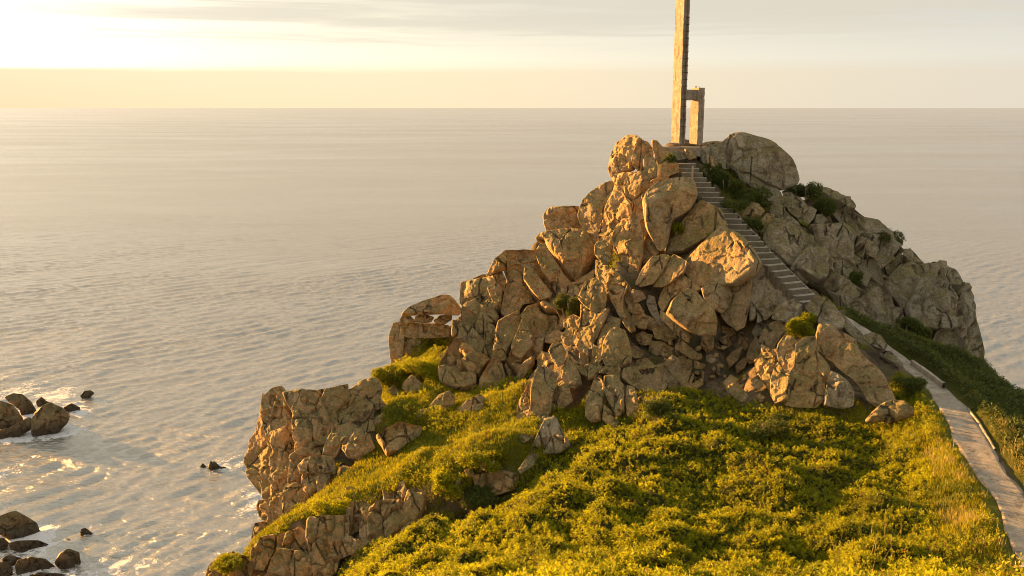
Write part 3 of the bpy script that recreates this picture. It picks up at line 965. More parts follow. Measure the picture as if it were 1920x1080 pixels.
boulder('rounded orange boulder lying alone in the grass by the path', 'E', '1113,990 1150,938 1220,878 1290,863 1362,868 1408,910 1413,952 1370,974 1300,994 1270,1009 1210,989 1150,1009', push=.75, facets=2, tn=.2, bulge=.9)
boulder('small white stone in the dark grass right of the leaning slab', 'E', '1385,800 1405,792 1422,815 1408,840 1390,828', name='stone', category='stone', push=.1, mat=GREY)
# left ridge
boulder('long flat slab perched like a table on two stones at the seaward end', 'C', '187,785 230,743 320,700 440,663 490,663 522,700 568,760 540,793 440,783 330,788 240,793 198,798', name='rock_slab', category='rock slab', Y=41.4, tn=.15, bulge=1.1, facets=3, deep=1.5)
boulder('small sunlit stone holding up the perched slab from below', 'C', '273,800 330,783 388,805 372,838 310,843 273,828', name='stone', category='stone', Y=41.5, tn=.1, bulge=.9)
boulder('dark stone beneath the right end of the perched slab', 'C', '388,825 430,793 503,788 503,822 450,854 398,849', name='stone', category='stone', Y=41.6, tn=.1)
boulder('narrow rock beneath the left end of the perched slab', 'C', '182,800 235,793 273,835 220,848 168,832', name='rock', category='rock', Y=41.6, tn=.1)
outcrop('isolated seaward outcrop under the perched slab', [
    ('C', '130,848 170,838 192,880 192,960 182,1064 118,1064 106,970 113,900', dict(yaw=-12)),
    ('C', '198,928 260,948 333,938 313,1000 292,1084 188,1084', dict(push=.2)),
    ('C', '120,1040 190,1040 290,1070 260,1130 180,1120 118,1110'),
    ('C', '170,840 260,845 400,850 480,860 470,930 330,940 200,930', dict(push=-.2)),
    ('C', '300,940 480,880 560,800 520,920 450,1080 300,1080', dict(push=-.3)),
], tn=.2, Y=41.6)
outcrop('tall cracked brown rock face of the left ridge above the meadow', [
    ('C', '758,490 790,428 850,378 920,378 960,373 1042,380 1054,430 960,464 890,484 820,504 738,534', dict(yaw=-8)),
    ('C', '648,560 700,533 762,538 784,600 730,624 690,654 640,644 598,674 618,590', dict(yaw=-6)),
    ('C', '738,620 790,588 828,620 823,702 800,744 768,702 748,660', dict(push=.2)),
    ('C', '838,500 900,478 1000,463 1042,500 980,520 980,590 1042,680 1064,702 960,714 930,764 880,804 828,764 848,640 868,580'),
    ('C', '975,495 1030,498 1073,560 1143,650 1133,684 1070,694 1018,632 973,570', dict(push=.6)),
    ('C', '598,690 650,678 692,730 782,760 803,800 773,854 720,834 648,784 598,744 578,720'),
    ('C', '573,740 620,748 702,820 773,860 783,902 740,964 690,934 618,862 573,830', dict(push=.1)),
    ('C', '518,830 580,838 642,880 703,950 723,1010 743,1064 620,1004 538,944 508,920'),
    ('C', '488,1000 530,938 620,998 703,1060 703,1090 460,1090 468,1040'),
    ('F', '1183,8 1250,58 1312,110 1312,162 1260,189 1190,184 1148,142 1138,90 1158,40', dict(push=.2)),
    ('F', '1400,18 1442,60 1453,130 1402,184 1333,194 1338,130 1368,80', dict(push=.1)),
    ('F', '1488,-5 1594,-5 1594,60 1540,124 1490,139 1463,70'),
    ('C', '868,798 930,768 963,850 933,902 882,1000 862,1054 818,982 788,900 808,830'),
    ('C', '958,828 1000,868 1033,930 1033,1002 960,1084 898,1044 888,990 928,910'),
    ('C', '998,740 1100,708 1183,760 1209,810 1173,882 1100,944 1050,1004 1028,940 998,860 958,800', dict(push=.2)),
    ('C', '788,920 852,1050 873,1090 758,1090'),
    ('C', '740,530 820,500 850,560 840,640 800,600 770,560', dict(push=-.2)),
    ('C', '1040,960 1100,940 1080,1060 1000,1090 980,1070', dict(push=-.1)),
    ('C', '1030,440 1090,500 1130,580 1150,640 1080,560 1040,500', dict(push=-.2)),
    ('F', '1250,60 1320,20 1400,40 1350,100 1320,160', dict(push=-.2)),
    ('C', '720,900 790,890 800,960 760,1060 700,1030', dict(push=-.3)),
    ('P', '868,532 930,518 945,580 895,602 865,570', dict(push=-.2)),
], yaw=-4, bulge=.55, facets=3, cell=1.9, grain=.55)
outcrop('dark recess rocks behind the ridge face below the slanting slab', [
    ('C', '1140,690 1200,680 1290,700 1300,770 1210,800 1150,740', dict(push=-.4)),
    ('C', '1210,800 1290,770 1260,850 1180,900', dict(push=-.3)),
    ('C', '1290,580 1360,540 1420,500 1400,600 1330,690 1300,650', dict(push=-.3)),
])
# left cliff
outcrop('fractured cliff buttress dropping to the sea at the far left', [
    ('F', '300,230 340,193 380,188 403,220 443,240 443,300 453,402 420,494 370,494 338,420 308,370 288,300'),
    ('F', '398,208 470,193 542,198 574,260 604,350 593,422 520,454 480,474 448,400 438,300'),
    ('F', '598,188 690,168 704,230 643,284 653,344 600,344 568,250'),
    ('F', '290,238 313,330 303,400 323,470 343,600 354,704 300,694 248,612 223,520 233,440 258,400 278,310', dict(yaw=-16)),
    ('F', '348,468 400,498 423,540 418,642 398,754 360,724 338,620 328,520', dict(yaw=-12, push=.2)),
    ('F', '428,498 480,468 542,468 564,500 490,522 472,570 452,632 418,644'),
    ('F', '698,198 760,148 832,138 854,190 833,262 780,324 700,344 648,354 643,300 688,250', dict(yaw=-4)),
    ('F', '758,220 830,208 883,260 883,292 820,314 768,290'),
    ('F', '638,370 690,348 742,338 803,338 813,382 720,404 680,434 652,494 610,514 588,480 608,420'),
    ('F', '688,430 740,373 803,400 823,462 760,514 708,502 678,470'),
    ('F', '488,520 550,498 622,508 633,584 560,574 480,584 463,550', dict(push=.4)),
    ('F', '488,578 542,588 563,642 520,684 488,662 483,610', dict(push=.1)),
    ('F', '408,650 450,638 503,670 503,722 450,764 398,794 393,720'),
    ('F', '290,718 330,738 383,780 383,814 330,824 288,802 268,760', dict(yaw=-12)),
    ('F', '258,830 310,818 333,860 292,904 238,924 248,860', dict(yaw=-12)),
    ('F', '600,350 650,345 690,360 640,380 610,440 580,430', dict(push=-.2)),
    ('F', '450,440 540,440 600,430 590,480 540,480 450,500', dict(push=-.3)),
    ('F', '340,680 400,700 420,780 380,800 330,740'),
    ('F', '540,190 620,180 640,230 600,340 570,260', dict(push=-.2)),
    ('F', '820,330 870,300 900,330 850,400 815,380', dict(push=-.2)),
    ('F', '545,575 620,585 600,650 560,680', dict(push=-.2)),
], bulge=.75, yaw=-5, edge=.3, rough=1.3, chisel=.6, grow=1.14)
outcrop('fluted cliff below the turf edge at the bottom left', [
    ('F', '238,960 280,898 342,888 333,962 292,1044 238,1034', dict(yaw=-6)),
    ('F', '408,880 470,848 513,880 513,942 470,964 420,954 378,962'),
    ('F', '338,1000 380,958 470,963 512,1000 543,1090 310,1090'),
    ('F', '518,808 600,798 693,798 693,882 672,962 600,1014 550,1064 528,1002 508,900', dict(cell=.5)),
    ('F', '698,760 740,718 758,750 753,852 710,884 688,830'),
    ('F', '763,738 802,738 804,830 798,914 760,924 756,820', dict(push=.15, yaw=-10)),
    ('F', '808,758 870,728 952,728 963,790 943,862 880,904 830,924 803,905 803,820'),
    ('F', '988,678 1020,663 1073,690 1063,762 1040,804 970,864 948,874 958,790'),
    ('F', '688,890 722,898 733,962 658,994 663,940'),
    ('F', '918,900 1000,838 1062,798 1073,832 1000,874 940,914'),
    ('F', '340,900 410,870 390,960 340,1000 320,980', dict(push=-.1)),
    ('F', '500,950 560,1060 540,1090 490,1080', dict(push=-.1)),
    ('F', '600,1010 660,990 640,1060 600,1090 560,1080', dict(push=-.1)),
    ('F', '30,1048 80,988 142,968 133,1020 92,1085 18,1085', dict(Y=26.8, yaw=-6)),
    ('F', '140,975 200,990 240,1040 210,1090 100,1090', dict(Y=26.6)),
    ('F', '940,640 970,625 985,680 950,720 930,690'),
    ('F', '870,670 930,690 960,730 880,735', dict(push=-.1)),
    ('F', '730,910 800,915 760,970 720,985'),
], cell=.6, bulge=.75, grain=.15, edge=.3, rough=1.3, chisel=.6, grow=1.14)
boulder('jagged brown boulder jutting from the middle of the meadow', 'F', '838,405 890,368 950,338 1052,363 1043,402 980,444 950,484 890,504 868,460 848,430', push=.4, tn=.25, cell=.8)
boulder('tall grey standing slab in the meadow below the ridge face', 'F', '1093,260 1140,208 1190,188 1218,220 1203,272 1150,304 1090,314 1098,290', name='rock_slab', category='rock slab', push=.35, tn=.2)
boulder('thin slab leaning flat against the grey standing slab in the meadow', 'F', '1018,322 1050,278 1098,268 1093,302 1040,334', name='rock_slab', category='rock slab', push=.2, tn=.2)
boulder('upper of two tilted flat stones by the ridge foot', 'F', '1232,275 1270,238 1332,203 1363,225 1342,248 1280,279 1245,288', name='stone', category='stone', push=.3, tn=.2)
boulder('lower of two tilted flat stones by the ridge foot', 'F', '1268,290 1300,258 1363,243 1343,278 1290,309', name='stone', category='stone', push=.2, tn=.2)
boulder('pale block lying right of the clifftop shrub', 'F', '968,150 1010,108 1052,148 1073,170 1042,204 990,199 963,175', push=.3, tn=.2, name='rock_block', category='rock block')
boulder('small tan stone below the clifftop shrub', 'F', '893,180 920,163 947,190 937,222 900,219', name='stone', category='stone', push=.1, tn=.2)
boulder('tiny rounded stone beside the clifftop shrub trunk', 'F', '862,165 880,150 905,160 900,182 870,182', name='stone', category='stone', push=.1, tn=.2)
outcrop('pale grey pointed outcrop at the left edge of the foreground shrubs', [
    ('P', '985,868 1002,830 1020,790 1040,783 1052,808 1062,830 1030,842 1010,852'),
    ('P', '972,880 990,855 1008,850 1000,872 978,888'),
    ('P', '1040,815 1062,820 1068,838 1045,850 1020,850'),
], mat=GREY, push=.5, tn=.2, cell=.5)
outcrop('crumbling pale rocks at the base of the gully bank', [
    ('F', '1262,572 1300,558 1313,600 1283,614'),
    ('F', '1300,600 1335,590 1340,640 1310,640'),
    ('F', '1120,590 1150,575 1170,600 1140,620'),
    ('F', '1350,590 1450,575 1520,590 1500,660 1400,690 1340,650', dict(push=-.1, cell=.3)),
], push=.1)
# rocks in the sea
SEA = [
    ('big brown rounded sea rock cut by the left picture edge', '-60,180 0,148 60,168 115,228 125,262 60,300 0,320 -60,340'),
    ('brown sea rock with a sloping back behind the big rounded one', '28,130 70,108 120,113 162,150 194,200 172,240 120,235 100,190 50,155'),
    ('low dark sea rock under the big rounded one', '0,300 60,286 110,256 150,236 174,250 163,300 100,334 0,358'),
    ('ribbed brown sea rock rising nearest the foam of the upper group', '228,175 270,158 333,190 368,230 353,270 300,324 230,348 168,328 168,250 188,210'),
    ('small dark sea rock in the foam behind the ribbed one', '190,150 220,125 250,150 280,158 235,175 205,185'),
    ('small round sea rock farthest out in the upper group', '428,120 450,95 480,90 503,105 480,128 440,138'),
    ('low awash sea rock right of the ribbed one', '340,180 380,160 428,182 420,205 380,212 345,200'),
    ('large ridged brown sea rock at the left edge of the lower group', '-20,770 0,763 80,733 122,753 193,800 221,872 160,894 60,889 -20,845'),
    ('small pointed dark sea rock standing alone in the lower group', '426,855 435,828 455,823 498,856 490,868 440,876'),
    ('long low sea rock just under the ridged one', '50,905 100,892 200,890 256,912 200,940 120,956 60,940'),
    ('upright dark sea rock at the right of the lower group', '290,1010 320,960 360,935 420,955 428,1010 400,1050 320,1040'),
    ('broad rounded sea rock at the bottom of the lower group', '83,1030 100,995 170,978 240,990 290,1030 280,1060 160,1075 90,1070'),
    ('dark broken sea rock left of the broad rounded one', '10,985 50,968 115,985 125,1005 80,1040 20,1020'),
    ('dark sea rock at the frame edge below the ridged one', '-20,880 20,878 48,905 30,945 -20,955'),
    ('pale brown sea rock at the bottom left picture corner', '-20,1010 30,1005 68,1040 60,1085 -20,1090'),
    ('low brown sea rock touching the bottom picture edge', '160,1075 220,1060 330,1068 360,1085 330,1110 170,1110'),
    ('tiny pointed sea rock left of the lone pair near the cliff', '1060,510 1080,478 1103,500 1090,512'),
    ('small jagged sea rock right of the lone pair near the cliff', '1108,505 1120,470 1145,470 1170,495 1205,500 1180,522 1130,522'),
    ('smallest flat sea rock sliver between the two groups', '352,880 380,882 428,892 400,898 370,892'),
]
FOAM = []
for lab, pts in SEA:
    _, raw = outline('H', pts, 24, .03)
    bot = raw[:, 1].max() - 0.15 * np.ptp(raw[:, 1])
    c, _ = area_centroid(raw)
    base = at_z(c[0], bot, 0.0)
    # the widest section stands upright over the water line
    pt = at(c[0], c[1], base[1] + 0.3)
    boulder(lab, 'H', pts, name='sea_rock', category='sea rock', mat=M_SEAROCK, point=pt, tn=0.0, bulge=.95, edge=.6, facets=6, deep=1.2, smooth=.025, cell=0, chisel=.9, slope=.9)
    d = rays(raw[:, 0], raw[:, 1])
    FOAM.append((base[0], base[1], 0.5 * np.ptp(raw[:, 0]) / FPX * base[1] * 1.03))
# ------------------------------------------------------------------ terrain mesh
PX, PY = project(np.stack([GXX, GYY, GZ], -1))
GSX = (np.roll(GZ, -3, 1) - np.roll(GZ, 3, 1)) / (6 * GS)
GSY = (np.roll(GZ, -3, 0) - np.roll(GZ, 3, 0)) / (6 * GS)
STEEP = np.hypot(GSX, GSY)
INV = (GYY > 8)
POLY = {
    'gorse': [(500, 1300), (590, 1090), (640, 1062), (700, 1018), (770, 990), (830, 962), (940, 962), (968, 900), (1000, 866), (1060, 835), (1100, 800), (1160, 790), (1210, 765), (1300, 728), (1372, 738), (1420, 765), (1500, 790), (1640, 800), (1700, 835), (1735, 880), (1745, 930), (1740, 985), (1760, 1030), (1790, 1090), (1800, 1300)],
    'grass': [(380, 1090), (450, 1030), (480, 1000), (560, 950), (640, 900), (700, 830), (712, 735), (735, 690), (770, 650), (850, 650), (850, 700), (900, 720), (985, 740), (1010, 765), (1080, 765), (1110, 740), (1140, 770), (1200, 750), (1180, 790), (1110, 800), (1000, 866), (930, 875), (800, 900), (700, 925), (600, 960), (520, 1000), (470, 1045), (420, 1090)],
    'strip': [(1370, 735), (1440, 748), (1560, 758), (1640, 765), (1690, 690), (1740, 730), (1781, 795), (1789, 827), (1826, 880), (1867, 933), (1891, 1007), (1990, 1300), (1800, 1300), (1790, 1090), (1735, 985), (1745, 930), (1735, 880), (1700, 835), (1640, 800), (1500, 790)],
    'dry': [(1740, 925), (1830, 900), (1870, 950), (1895, 1030), (1912, 1090), (1840, 1090), (1800, 1010), (1750, 960)],
    'right': [(1570, 585), (1640, 618), (1700, 640), (1830, 690), (1960, 745), (2100, 830), (2100, 1000), (1920, 915), (1862, 840), (1816, 768), (1708, 683), (1640, 650)],
}
MASK = {k: (inpoly(PX, PY, v) & INV).astype(float) for k, v in POLY.items()}


def blur(a, k):
    ker = np.hanning(2 * k + 3)[1:-1]
    ker /= ker.sum()
    a = np.apply_along_axis(lambda r: np.convolve(np.pad(r, k, mode='edge'), ker, 'valid'), 1, a)
    return np.apply_along_axis(lambda r: np.convolve(np.pad(r, k, mode='edge'), ker, 'valid'), 0, a)


pathd = np.full(GXX.shape, 99.0)
for a, b in zip(cl[:-1], cl[1:]):
    d = b[:2] - a[:2]
    t = np.clip(((GXX - a[0]) * d[0] + (GYY - a[1]) * d[1]) / (d ** 2).sum(), 0, 1)
    pathd = np.minimum(pathd, np.hypot(GXX - a[0] - t * d[0], GYY - a[1] - t * d[1]))
flat3 = np.stack([GXX.ravel(), GYY.ravel(), GZ.ravel()], -1)
offpath = np.clip((pathd - 0.55) / 0.5, 0, 1)
# soil drawn back under every rock, so that joints between rocks stay deep and dark
sink = np.zeros(GXX.shape)
for W3, R, C, n, q in FOOT:
    if C[2] < 8:
        continue
    x0, y0 = q.min(0)
    x1, y1 = q.max(0)
    sel = (PX > x0) & (PX < x1) & (PY > y0) & (PY < y1) & INV
    sel[sel] = inpoly(PX[sel], PY[sel], q)
    sink[sel] = np.maximum(sink[sel], min(1.0, .35 + .5 * R))
# billowing shrub canopy
w1 = flat3 + 0.6 * np.column_stack([fbm(flat3 * 0.5, 3, 40), fbm(flat3 * 0.5, 3, 41), np.zeros(len(flat3))])
flat2 = np.column_stack([w1[:, 0] * 0.8, w1[:, 1] * 0.8, np.zeros(len(w1))])
f1, _, cid = voro(flat2[:, :2] * 0.85 + 5, 3)
g1, _, _ = voro(flat2[:, :2] * 2.3 + 9, 4)
g2, _, _ = voro(flat2[:, :2] * 4.2 + 3, 6)
big = fbm(flat2 * 0.55, 3, 44)
canopy = (np.clip(1 - f1 * 1.15, 0, 1) * (0.25 + 0.5 * cid) + 0.34 * np.clip(1 - g1 * 1.1, 0, 1) + 0.24 * np.clip(1 - g2 * 1.2, 0, 1) + 0.22 * big).reshape(GXX.shape)
sink = blur(sink, 2)
gm = blur(MASK['gorse'], 4)
rm = blur(MASK['right'], 3)
grm = blur(np.maximum(MASK['grass'], MASK['strip']), 3)
lumps = (0.10 * fbm(flat2 * 1.5, 4, 50)).reshape(GXX.shape)
tus = (np.clip(fbm(flat2 * 0.9, 3, 52), 0, 1)).reshape(GXX.shape)
cover = np.clip(gm + rm + grm, 0, 1)
crag = (0.30 * fbm(flat3 * 0.6, 5, 60) - 0.25 * np.clip(1 - np.abs(fbm(flat3 * 0.8, 3, 63)) - 0.75, 0, 1) * 4 * 0.3).reshape(GXX.shape)
TZ = GZ + offpath * (gm * (canopy * 0.92 - 0.64) + rm * (canopy * 0.50 + 0.1) + grm * (lumps + 0.22 * tus)) + (1 - cover) * crag * np.clip(offpath + 0.0, 0, 1) - 0.35 * sink * (1 - 0.55 * np.clip(gm + rm, 0, 1)) * np.clip(pathd - 0.4, 0, 1)
for a, b in zip(st[:-1], st[1:]):
    d = b[:2] - a[:2]
    t = np.clip(((GXX - a[0]) * d[0] + (GYY - a[1]) * d[1]) / (d ** 2).sum(), 0, 1)
    dd = np.hypot(GXX - a[0] - t * d[0], GYY - a[1] - t * d[1])
    TZ = np.where(dd < .85, np.minimum(TZ, a[2] + t * (b[2] - a[2]) - .32), TZ)


def terrain_material():
    m, T = new_mat('ground_cover')
    P = T.new('ShaderNodeNewGeometry').outputs['Position']
    veg = T.new('ShaderNodeAttribute', attribute_name='veg').outputs['Fac']
    dk = T.new('ShaderNodeAttribute', attribute_name='shrub').outputs['Fac']
    n = T.noise(P, 2.2, 8, 0.7)
    f = T.noise(P, 22.0, 6, 0.7)
    rock = T.mix(T.sstep(n, 0.4, 0.6), (.09, .07, .045), (.19, .14, .085))
    rock = T.mix(T.math('MULTIPLY', T.sstep(T.noise(P, 1.1, 7, .7), .5, .6), .7), rock, (.055, .062, .018))
    soil = T.mix(n, (.07, .085, .012), (.15, .15, .02))
    soil = T.mix(T.math('MULTIPLY', T.sstep(T.noise(P, 3.5, 5, .65), .6, .7), .6), soil, (.16, .105, .04))
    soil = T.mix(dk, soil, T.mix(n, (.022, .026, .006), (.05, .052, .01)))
    v = T.sstep(T.math('ADD', veg, T.math('MULTIPLY', T.math('SUBTRACT', n, 0.5), 0.7)), 0.4, 0.6)
    c = T.mix(v, rock, soil)
    c = T.mix(0.7, c, T.ramp(f, [(0.3, (.55, .55, .55)), (0.7, (1.45, 1.45, 1.4))]), 'MULTIPLY')
    h = T.math('ADD', n, T.math('MULTIPLY', f, 0.35))
    bp = T.new('ShaderNodeBump', {'Height': h, 'Strength': 1.0, 'Distance': 0.12})
    b = T.new('ShaderNodeBsdfPrincipled', {'Base Color': c, 'Roughness': 0.95, 'Normal': bp.outputs[0]})
    b.inputs['Specular IOR Level'].default_value = 0.1
    T.new('ShaderNodeOutputMaterial', {0: b.outputs[0]})
    return m


def grid_quads(ny, nx):
    a = (np.arange(ny - 1)[:, None] * nx + np.arange(nx - 1)[None]).ravel()
    return np.stack([a, a + 1, a + nx + 1, a + nx], -1)


bx, by = blur(GSX, 5), blur(GSY, 5)
bl = np.sqrt(1 + bx ** 2 + by ** 2)
sink = sink * np.where((GZ > EYE - 5.5) & (PX > 1290) & (PX < 1400) & (PY < 330), .15, 1)
std = np.full(GXX.shape, 99.0)
for a, b in zip(st[:-1], st[1:]):
    d = b[:2] - a[:2]
    t = np.clip(((GXX - a[0]) * d[0] + (GYY - a[1]) * d[1]) / (d ** 2).sum(), 0, 1)
    std = np.minimum(std, np.hypot(GXX - a[0] - t * d[0], GYY - a[1] - t * d[1]))
sh = 0.6 * sink * np.clip(std - .8, 0, 1) * np.clip(pathd - .6, 0, 1) * (1 - .7 * np.clip(gm + rm, 0, 1))
TV = np.stack([GXX + sh * bx / bl, GYY + sh * by / bl, TZ - sh / bl], -1).reshape(-1, 3)
TQ = grid_quads(len(gy), len(gx))
me = mesh_np('terrain', TV, TQ)


def set_attr(me, name, vals, dom='POINT'):
    a = me.attributes.new(name, 'FLOAT', dom)
    a.data.foreach_set('value', np.asarray(vals, np.float32).ravel())


gentle = np.clip((0.95 - STEEP) / 0.3, 0, 1) * (GZ > 15)
hidden = ~((PX > 0) & (PX < 1920) & (PY > 0) & (PY < 1080) & (GYY > 8))
veg = np.maximum(cover, np.where(hidden, gentle, 0.25 * gentle))
set_attr(me, 'veg', veg)
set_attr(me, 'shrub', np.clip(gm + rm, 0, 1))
ter = add_obj('terrain', me, terrain_material(), label='rocky headland ground under the boulders, turf and shrubs', category='terrain', kind='structure')

# ------------------------------------------------------------------ the sea: one sheet out to the horizon
def build_sea():
    r = np.concatenate([[0.0], np.geomspace(20.0, 55.0, 24), np.geomspace(55.3, 420, 620), np.geomspace(424, 90000.0, 240)])
    nr, na = len(r), 1000
    # fine sector ahead, coarse behind
    a1 = np.linspace(radians(-42), radians(42), 760)
    a2 = np.linspace(radians(42), radians(318), na - 760 + 2)[1:-1]
    ang = np.concatenate([a1, a2])
    A, Rr = np.meshgrid(ang, r)
    X = np.sin(A) * Rr
    Y = np.cos(A) * Rr
    Z = np.zeros_like(X)
    rg = np.random.default_rng(3)
    for k in range(26):
        lam = rg.uniform(1.4, 4.2) if k > 3 else rg.uniform(5, 12)
        th = radians(-44) + rg.normal(0, 0.26)
        amp = 0.0062 * lam ** 0.6 * (1 if k > 3 else .6)
        q = (X * sin(th) + Y * cos(th)) * 2 * math.pi / lam + rg.uniform(0, 6.28)
        lim = min(lam * 110, 400)
        fade = np.clip((lim - Rr) / (lim * .5), 0, 1)
        Z += amp * fade * np.sin(q + 0.5 * np.sin(q * 0.5 + 1))
    # choppy short crests with sharp troughs
    nr_ = Rr < 420
    ca, sa = cos(radians(-42)), sin(radians(-42))
    u = (X[nr_] * ca - Y[nr_] * sa) * 0.28
    v = (X[nr_] * sa + Y[nr_] * ca) * 1.0
    p = np.column_stack([u, v, u * 0])
    p = p + 0.35 * np.column_stack([vnoise(p * 0.5, 5), vnoise(p * 0.5, 6), u * 0])
    lane = 0.7 + 0.5 * vnoise(p * 0.06, 9)
    ch = np.abs(vnoise(p, 1)) * 0.75 + 0.45 * vnoise(p * 2.1 + 7, 2) - 0.3 * np.abs(vnoise(p * 3.7 + 3, 3))
    Z[nr_] += 0.19 * lane * ch * np.clip((420 - Rr[nr_]) / 220, 0, 1)
    V = np.stack([X, Y, Z], -1).reshape(-1, 3)
    n = len(ang)
    base = (np.arange(nr - 1)[:, None] * n)
    i = np.arange(n)[None]
    j = (i + 1) % n
    Q = np.stack([base + i, base + n + i, base + n + j, base + j], -1).reshape(-1, 4)
    Q = Q[:, ::-1]
    me = mesh_np('sea', V, Q)
    foam = np.zeros(len(V))
    near = (Rr.ravel() < 220)
    P = V[near]
    fm = np.zeros(len(P))
    wob = 1 + 0.55 * fbm(np.column_stack([P[:, 0] * .45, P[:, 1] * .45, P[:, 2] * 0]), 3, 5)
    for x, y, rad in FOAM:
        d = np.hypot(P[:, 0] - x - 0.3 * rad, (P[:, 1] - y - 0.2 * rad))
        fm = np.maximum(fm, np.clip(1 - (d - rad * 1.0) / (0.8 + 0.30 * rad) * wob, 0, 1) * np.clip(rad / 2.0, .45, 1))
    for px, py, rad, k in [(105, 742, 5.0, 1.2), (135, 765, 3.5, 1.2), (30, 735, 5, 1.1), (150, 775, 3, 1), (440, 868, 3.0, .9), (420, 872, 4, .8), (482, 935, 3.5, 1.0), (475, 955, 3, .9), (8, 885, 3, .8), (90, 1032, 4, .75), (170, 1000, 4, .6), (30, 1050, 4, .8), (60, 1040, 4, .8), (200, 1070, 5, .8), (260, 1060, 4, .7), (90, 990, 3, .7), (350, 1000, 3, .3)]:
        q = at_z(px, py, 0)
        d = np.hypot(P[:, 0] - q[0], (P[:, 1] - q[1]) * 0.7)
        fm = np.maximum(fm, k * np.clip(1 - d / rad * (0.6 + 0.4 * wob), 0, 1))
    foam[near] = fm
    set_attr(me, 'foam', foam)
    m, T = new_mat('sea_water')
    Pn = T.new('ShaderNodeNewGeometry').outputs['Position']
    fo = T.new('ShaderNodeAttribute', attribute_name='foam').outputs['Fac']
    dist = T.new('ShaderNodeVectorMath', operation='LENGTH', ins={0: Pn}).outputs['Value']
    rot = T.new('ShaderNodeMapping', {0: Pn, 2: (0, 0, radians(-42)), 3: (0.35, 1.0, 1.0)}).outputs[0]
    w1 = T.noise(rot, 1.6, 6, 0.66, 0.5)
    w2 = T.noise(rot, 0.6, 4, 0.6, 0.6)
    lane = T.sstep(T.noise(T.new('ShaderNodeMapping', {0: Pn, 2: (0, 0, radians(6)), 3: (0.35, 1.0, 1.0)}).outputs[0], 0.02, 5, 0.6, 0.6), 0.35, 0.65, 0.45, 1.25)
    w2 = T.math('SUBTRACT', 1.0, T.math('ABSOLUTE', T.math('SUBTRACT', T.math('MULTIPLY', w2, 2.0), 1.0)))
    w3 = T.noise(rot, 0.016, 5, 0.6, 0.3)
    far = T.sstep(dist, 700.0, 5000.0, 1.0, 0.35)
    h = T.math('ADD', T.math('MULTIPLY', w1, 0.34), T.math('MULTIPLY', w2, -0.46))
    bp = T.new('ShaderNodeBump', {'Height': h, 'Strength': T.math('MULTIPLY', T.math('MULTIPLY', far, lane), 0.8), 'Distance': 1.0})
    # calmer slicks and rougher lanes
    sl = T.sstep(T.noise(T.new('ShaderNodeMapping', {0: Pn, 2: (0, 0, radians(8)), 3: (0.3, 1.0, 1.0)}).outputs[0], 0.006, 6, 0.62, 0.4), 0.40, 0.62)
    rough = T.math('ADD', 0.20, T.math('MULTIPLY', sl, 0.06))
    b = T.new('ShaderNodeBsdfPrincipled', {'Base Color': (.37, .355, .305, 1), 'Metallic': 0.68, 'Roughness': rough, 'IOR': 3.0, 'Normal': bp.outputs[0]})
    fn = T.noise(Pn, 0.9, 9, 0.72, 1.2)
    fmask = T.sstep(T.math('ADD', T.math('MULTIPLY', fo, 0.8), T.math('MULTIPLY', T.math('SUBTRACT', fn, 0.5), 2.6)), 0.50, 0.72)
    fb = T.new('ShaderNodeBsdfPrincipled', {'Base Color': (.62, .62, .62, 1), 'Roughness': 0.8, 'Normal': bp.outputs[0]})
    mx = T.new('ShaderNodeMixShader', {0: T.math('MULTIPLY', fmask, 0.85), 1: b.outputs[0], 2: fb.outputs[0]})
    T.new('ShaderNodeOutputMaterial', {0: mx.outputs[0]})
    add_obj('sea', me, m, label='calm rippled sea reflecting the pale evening sky', category='sea', kind='structure')


build_sea()

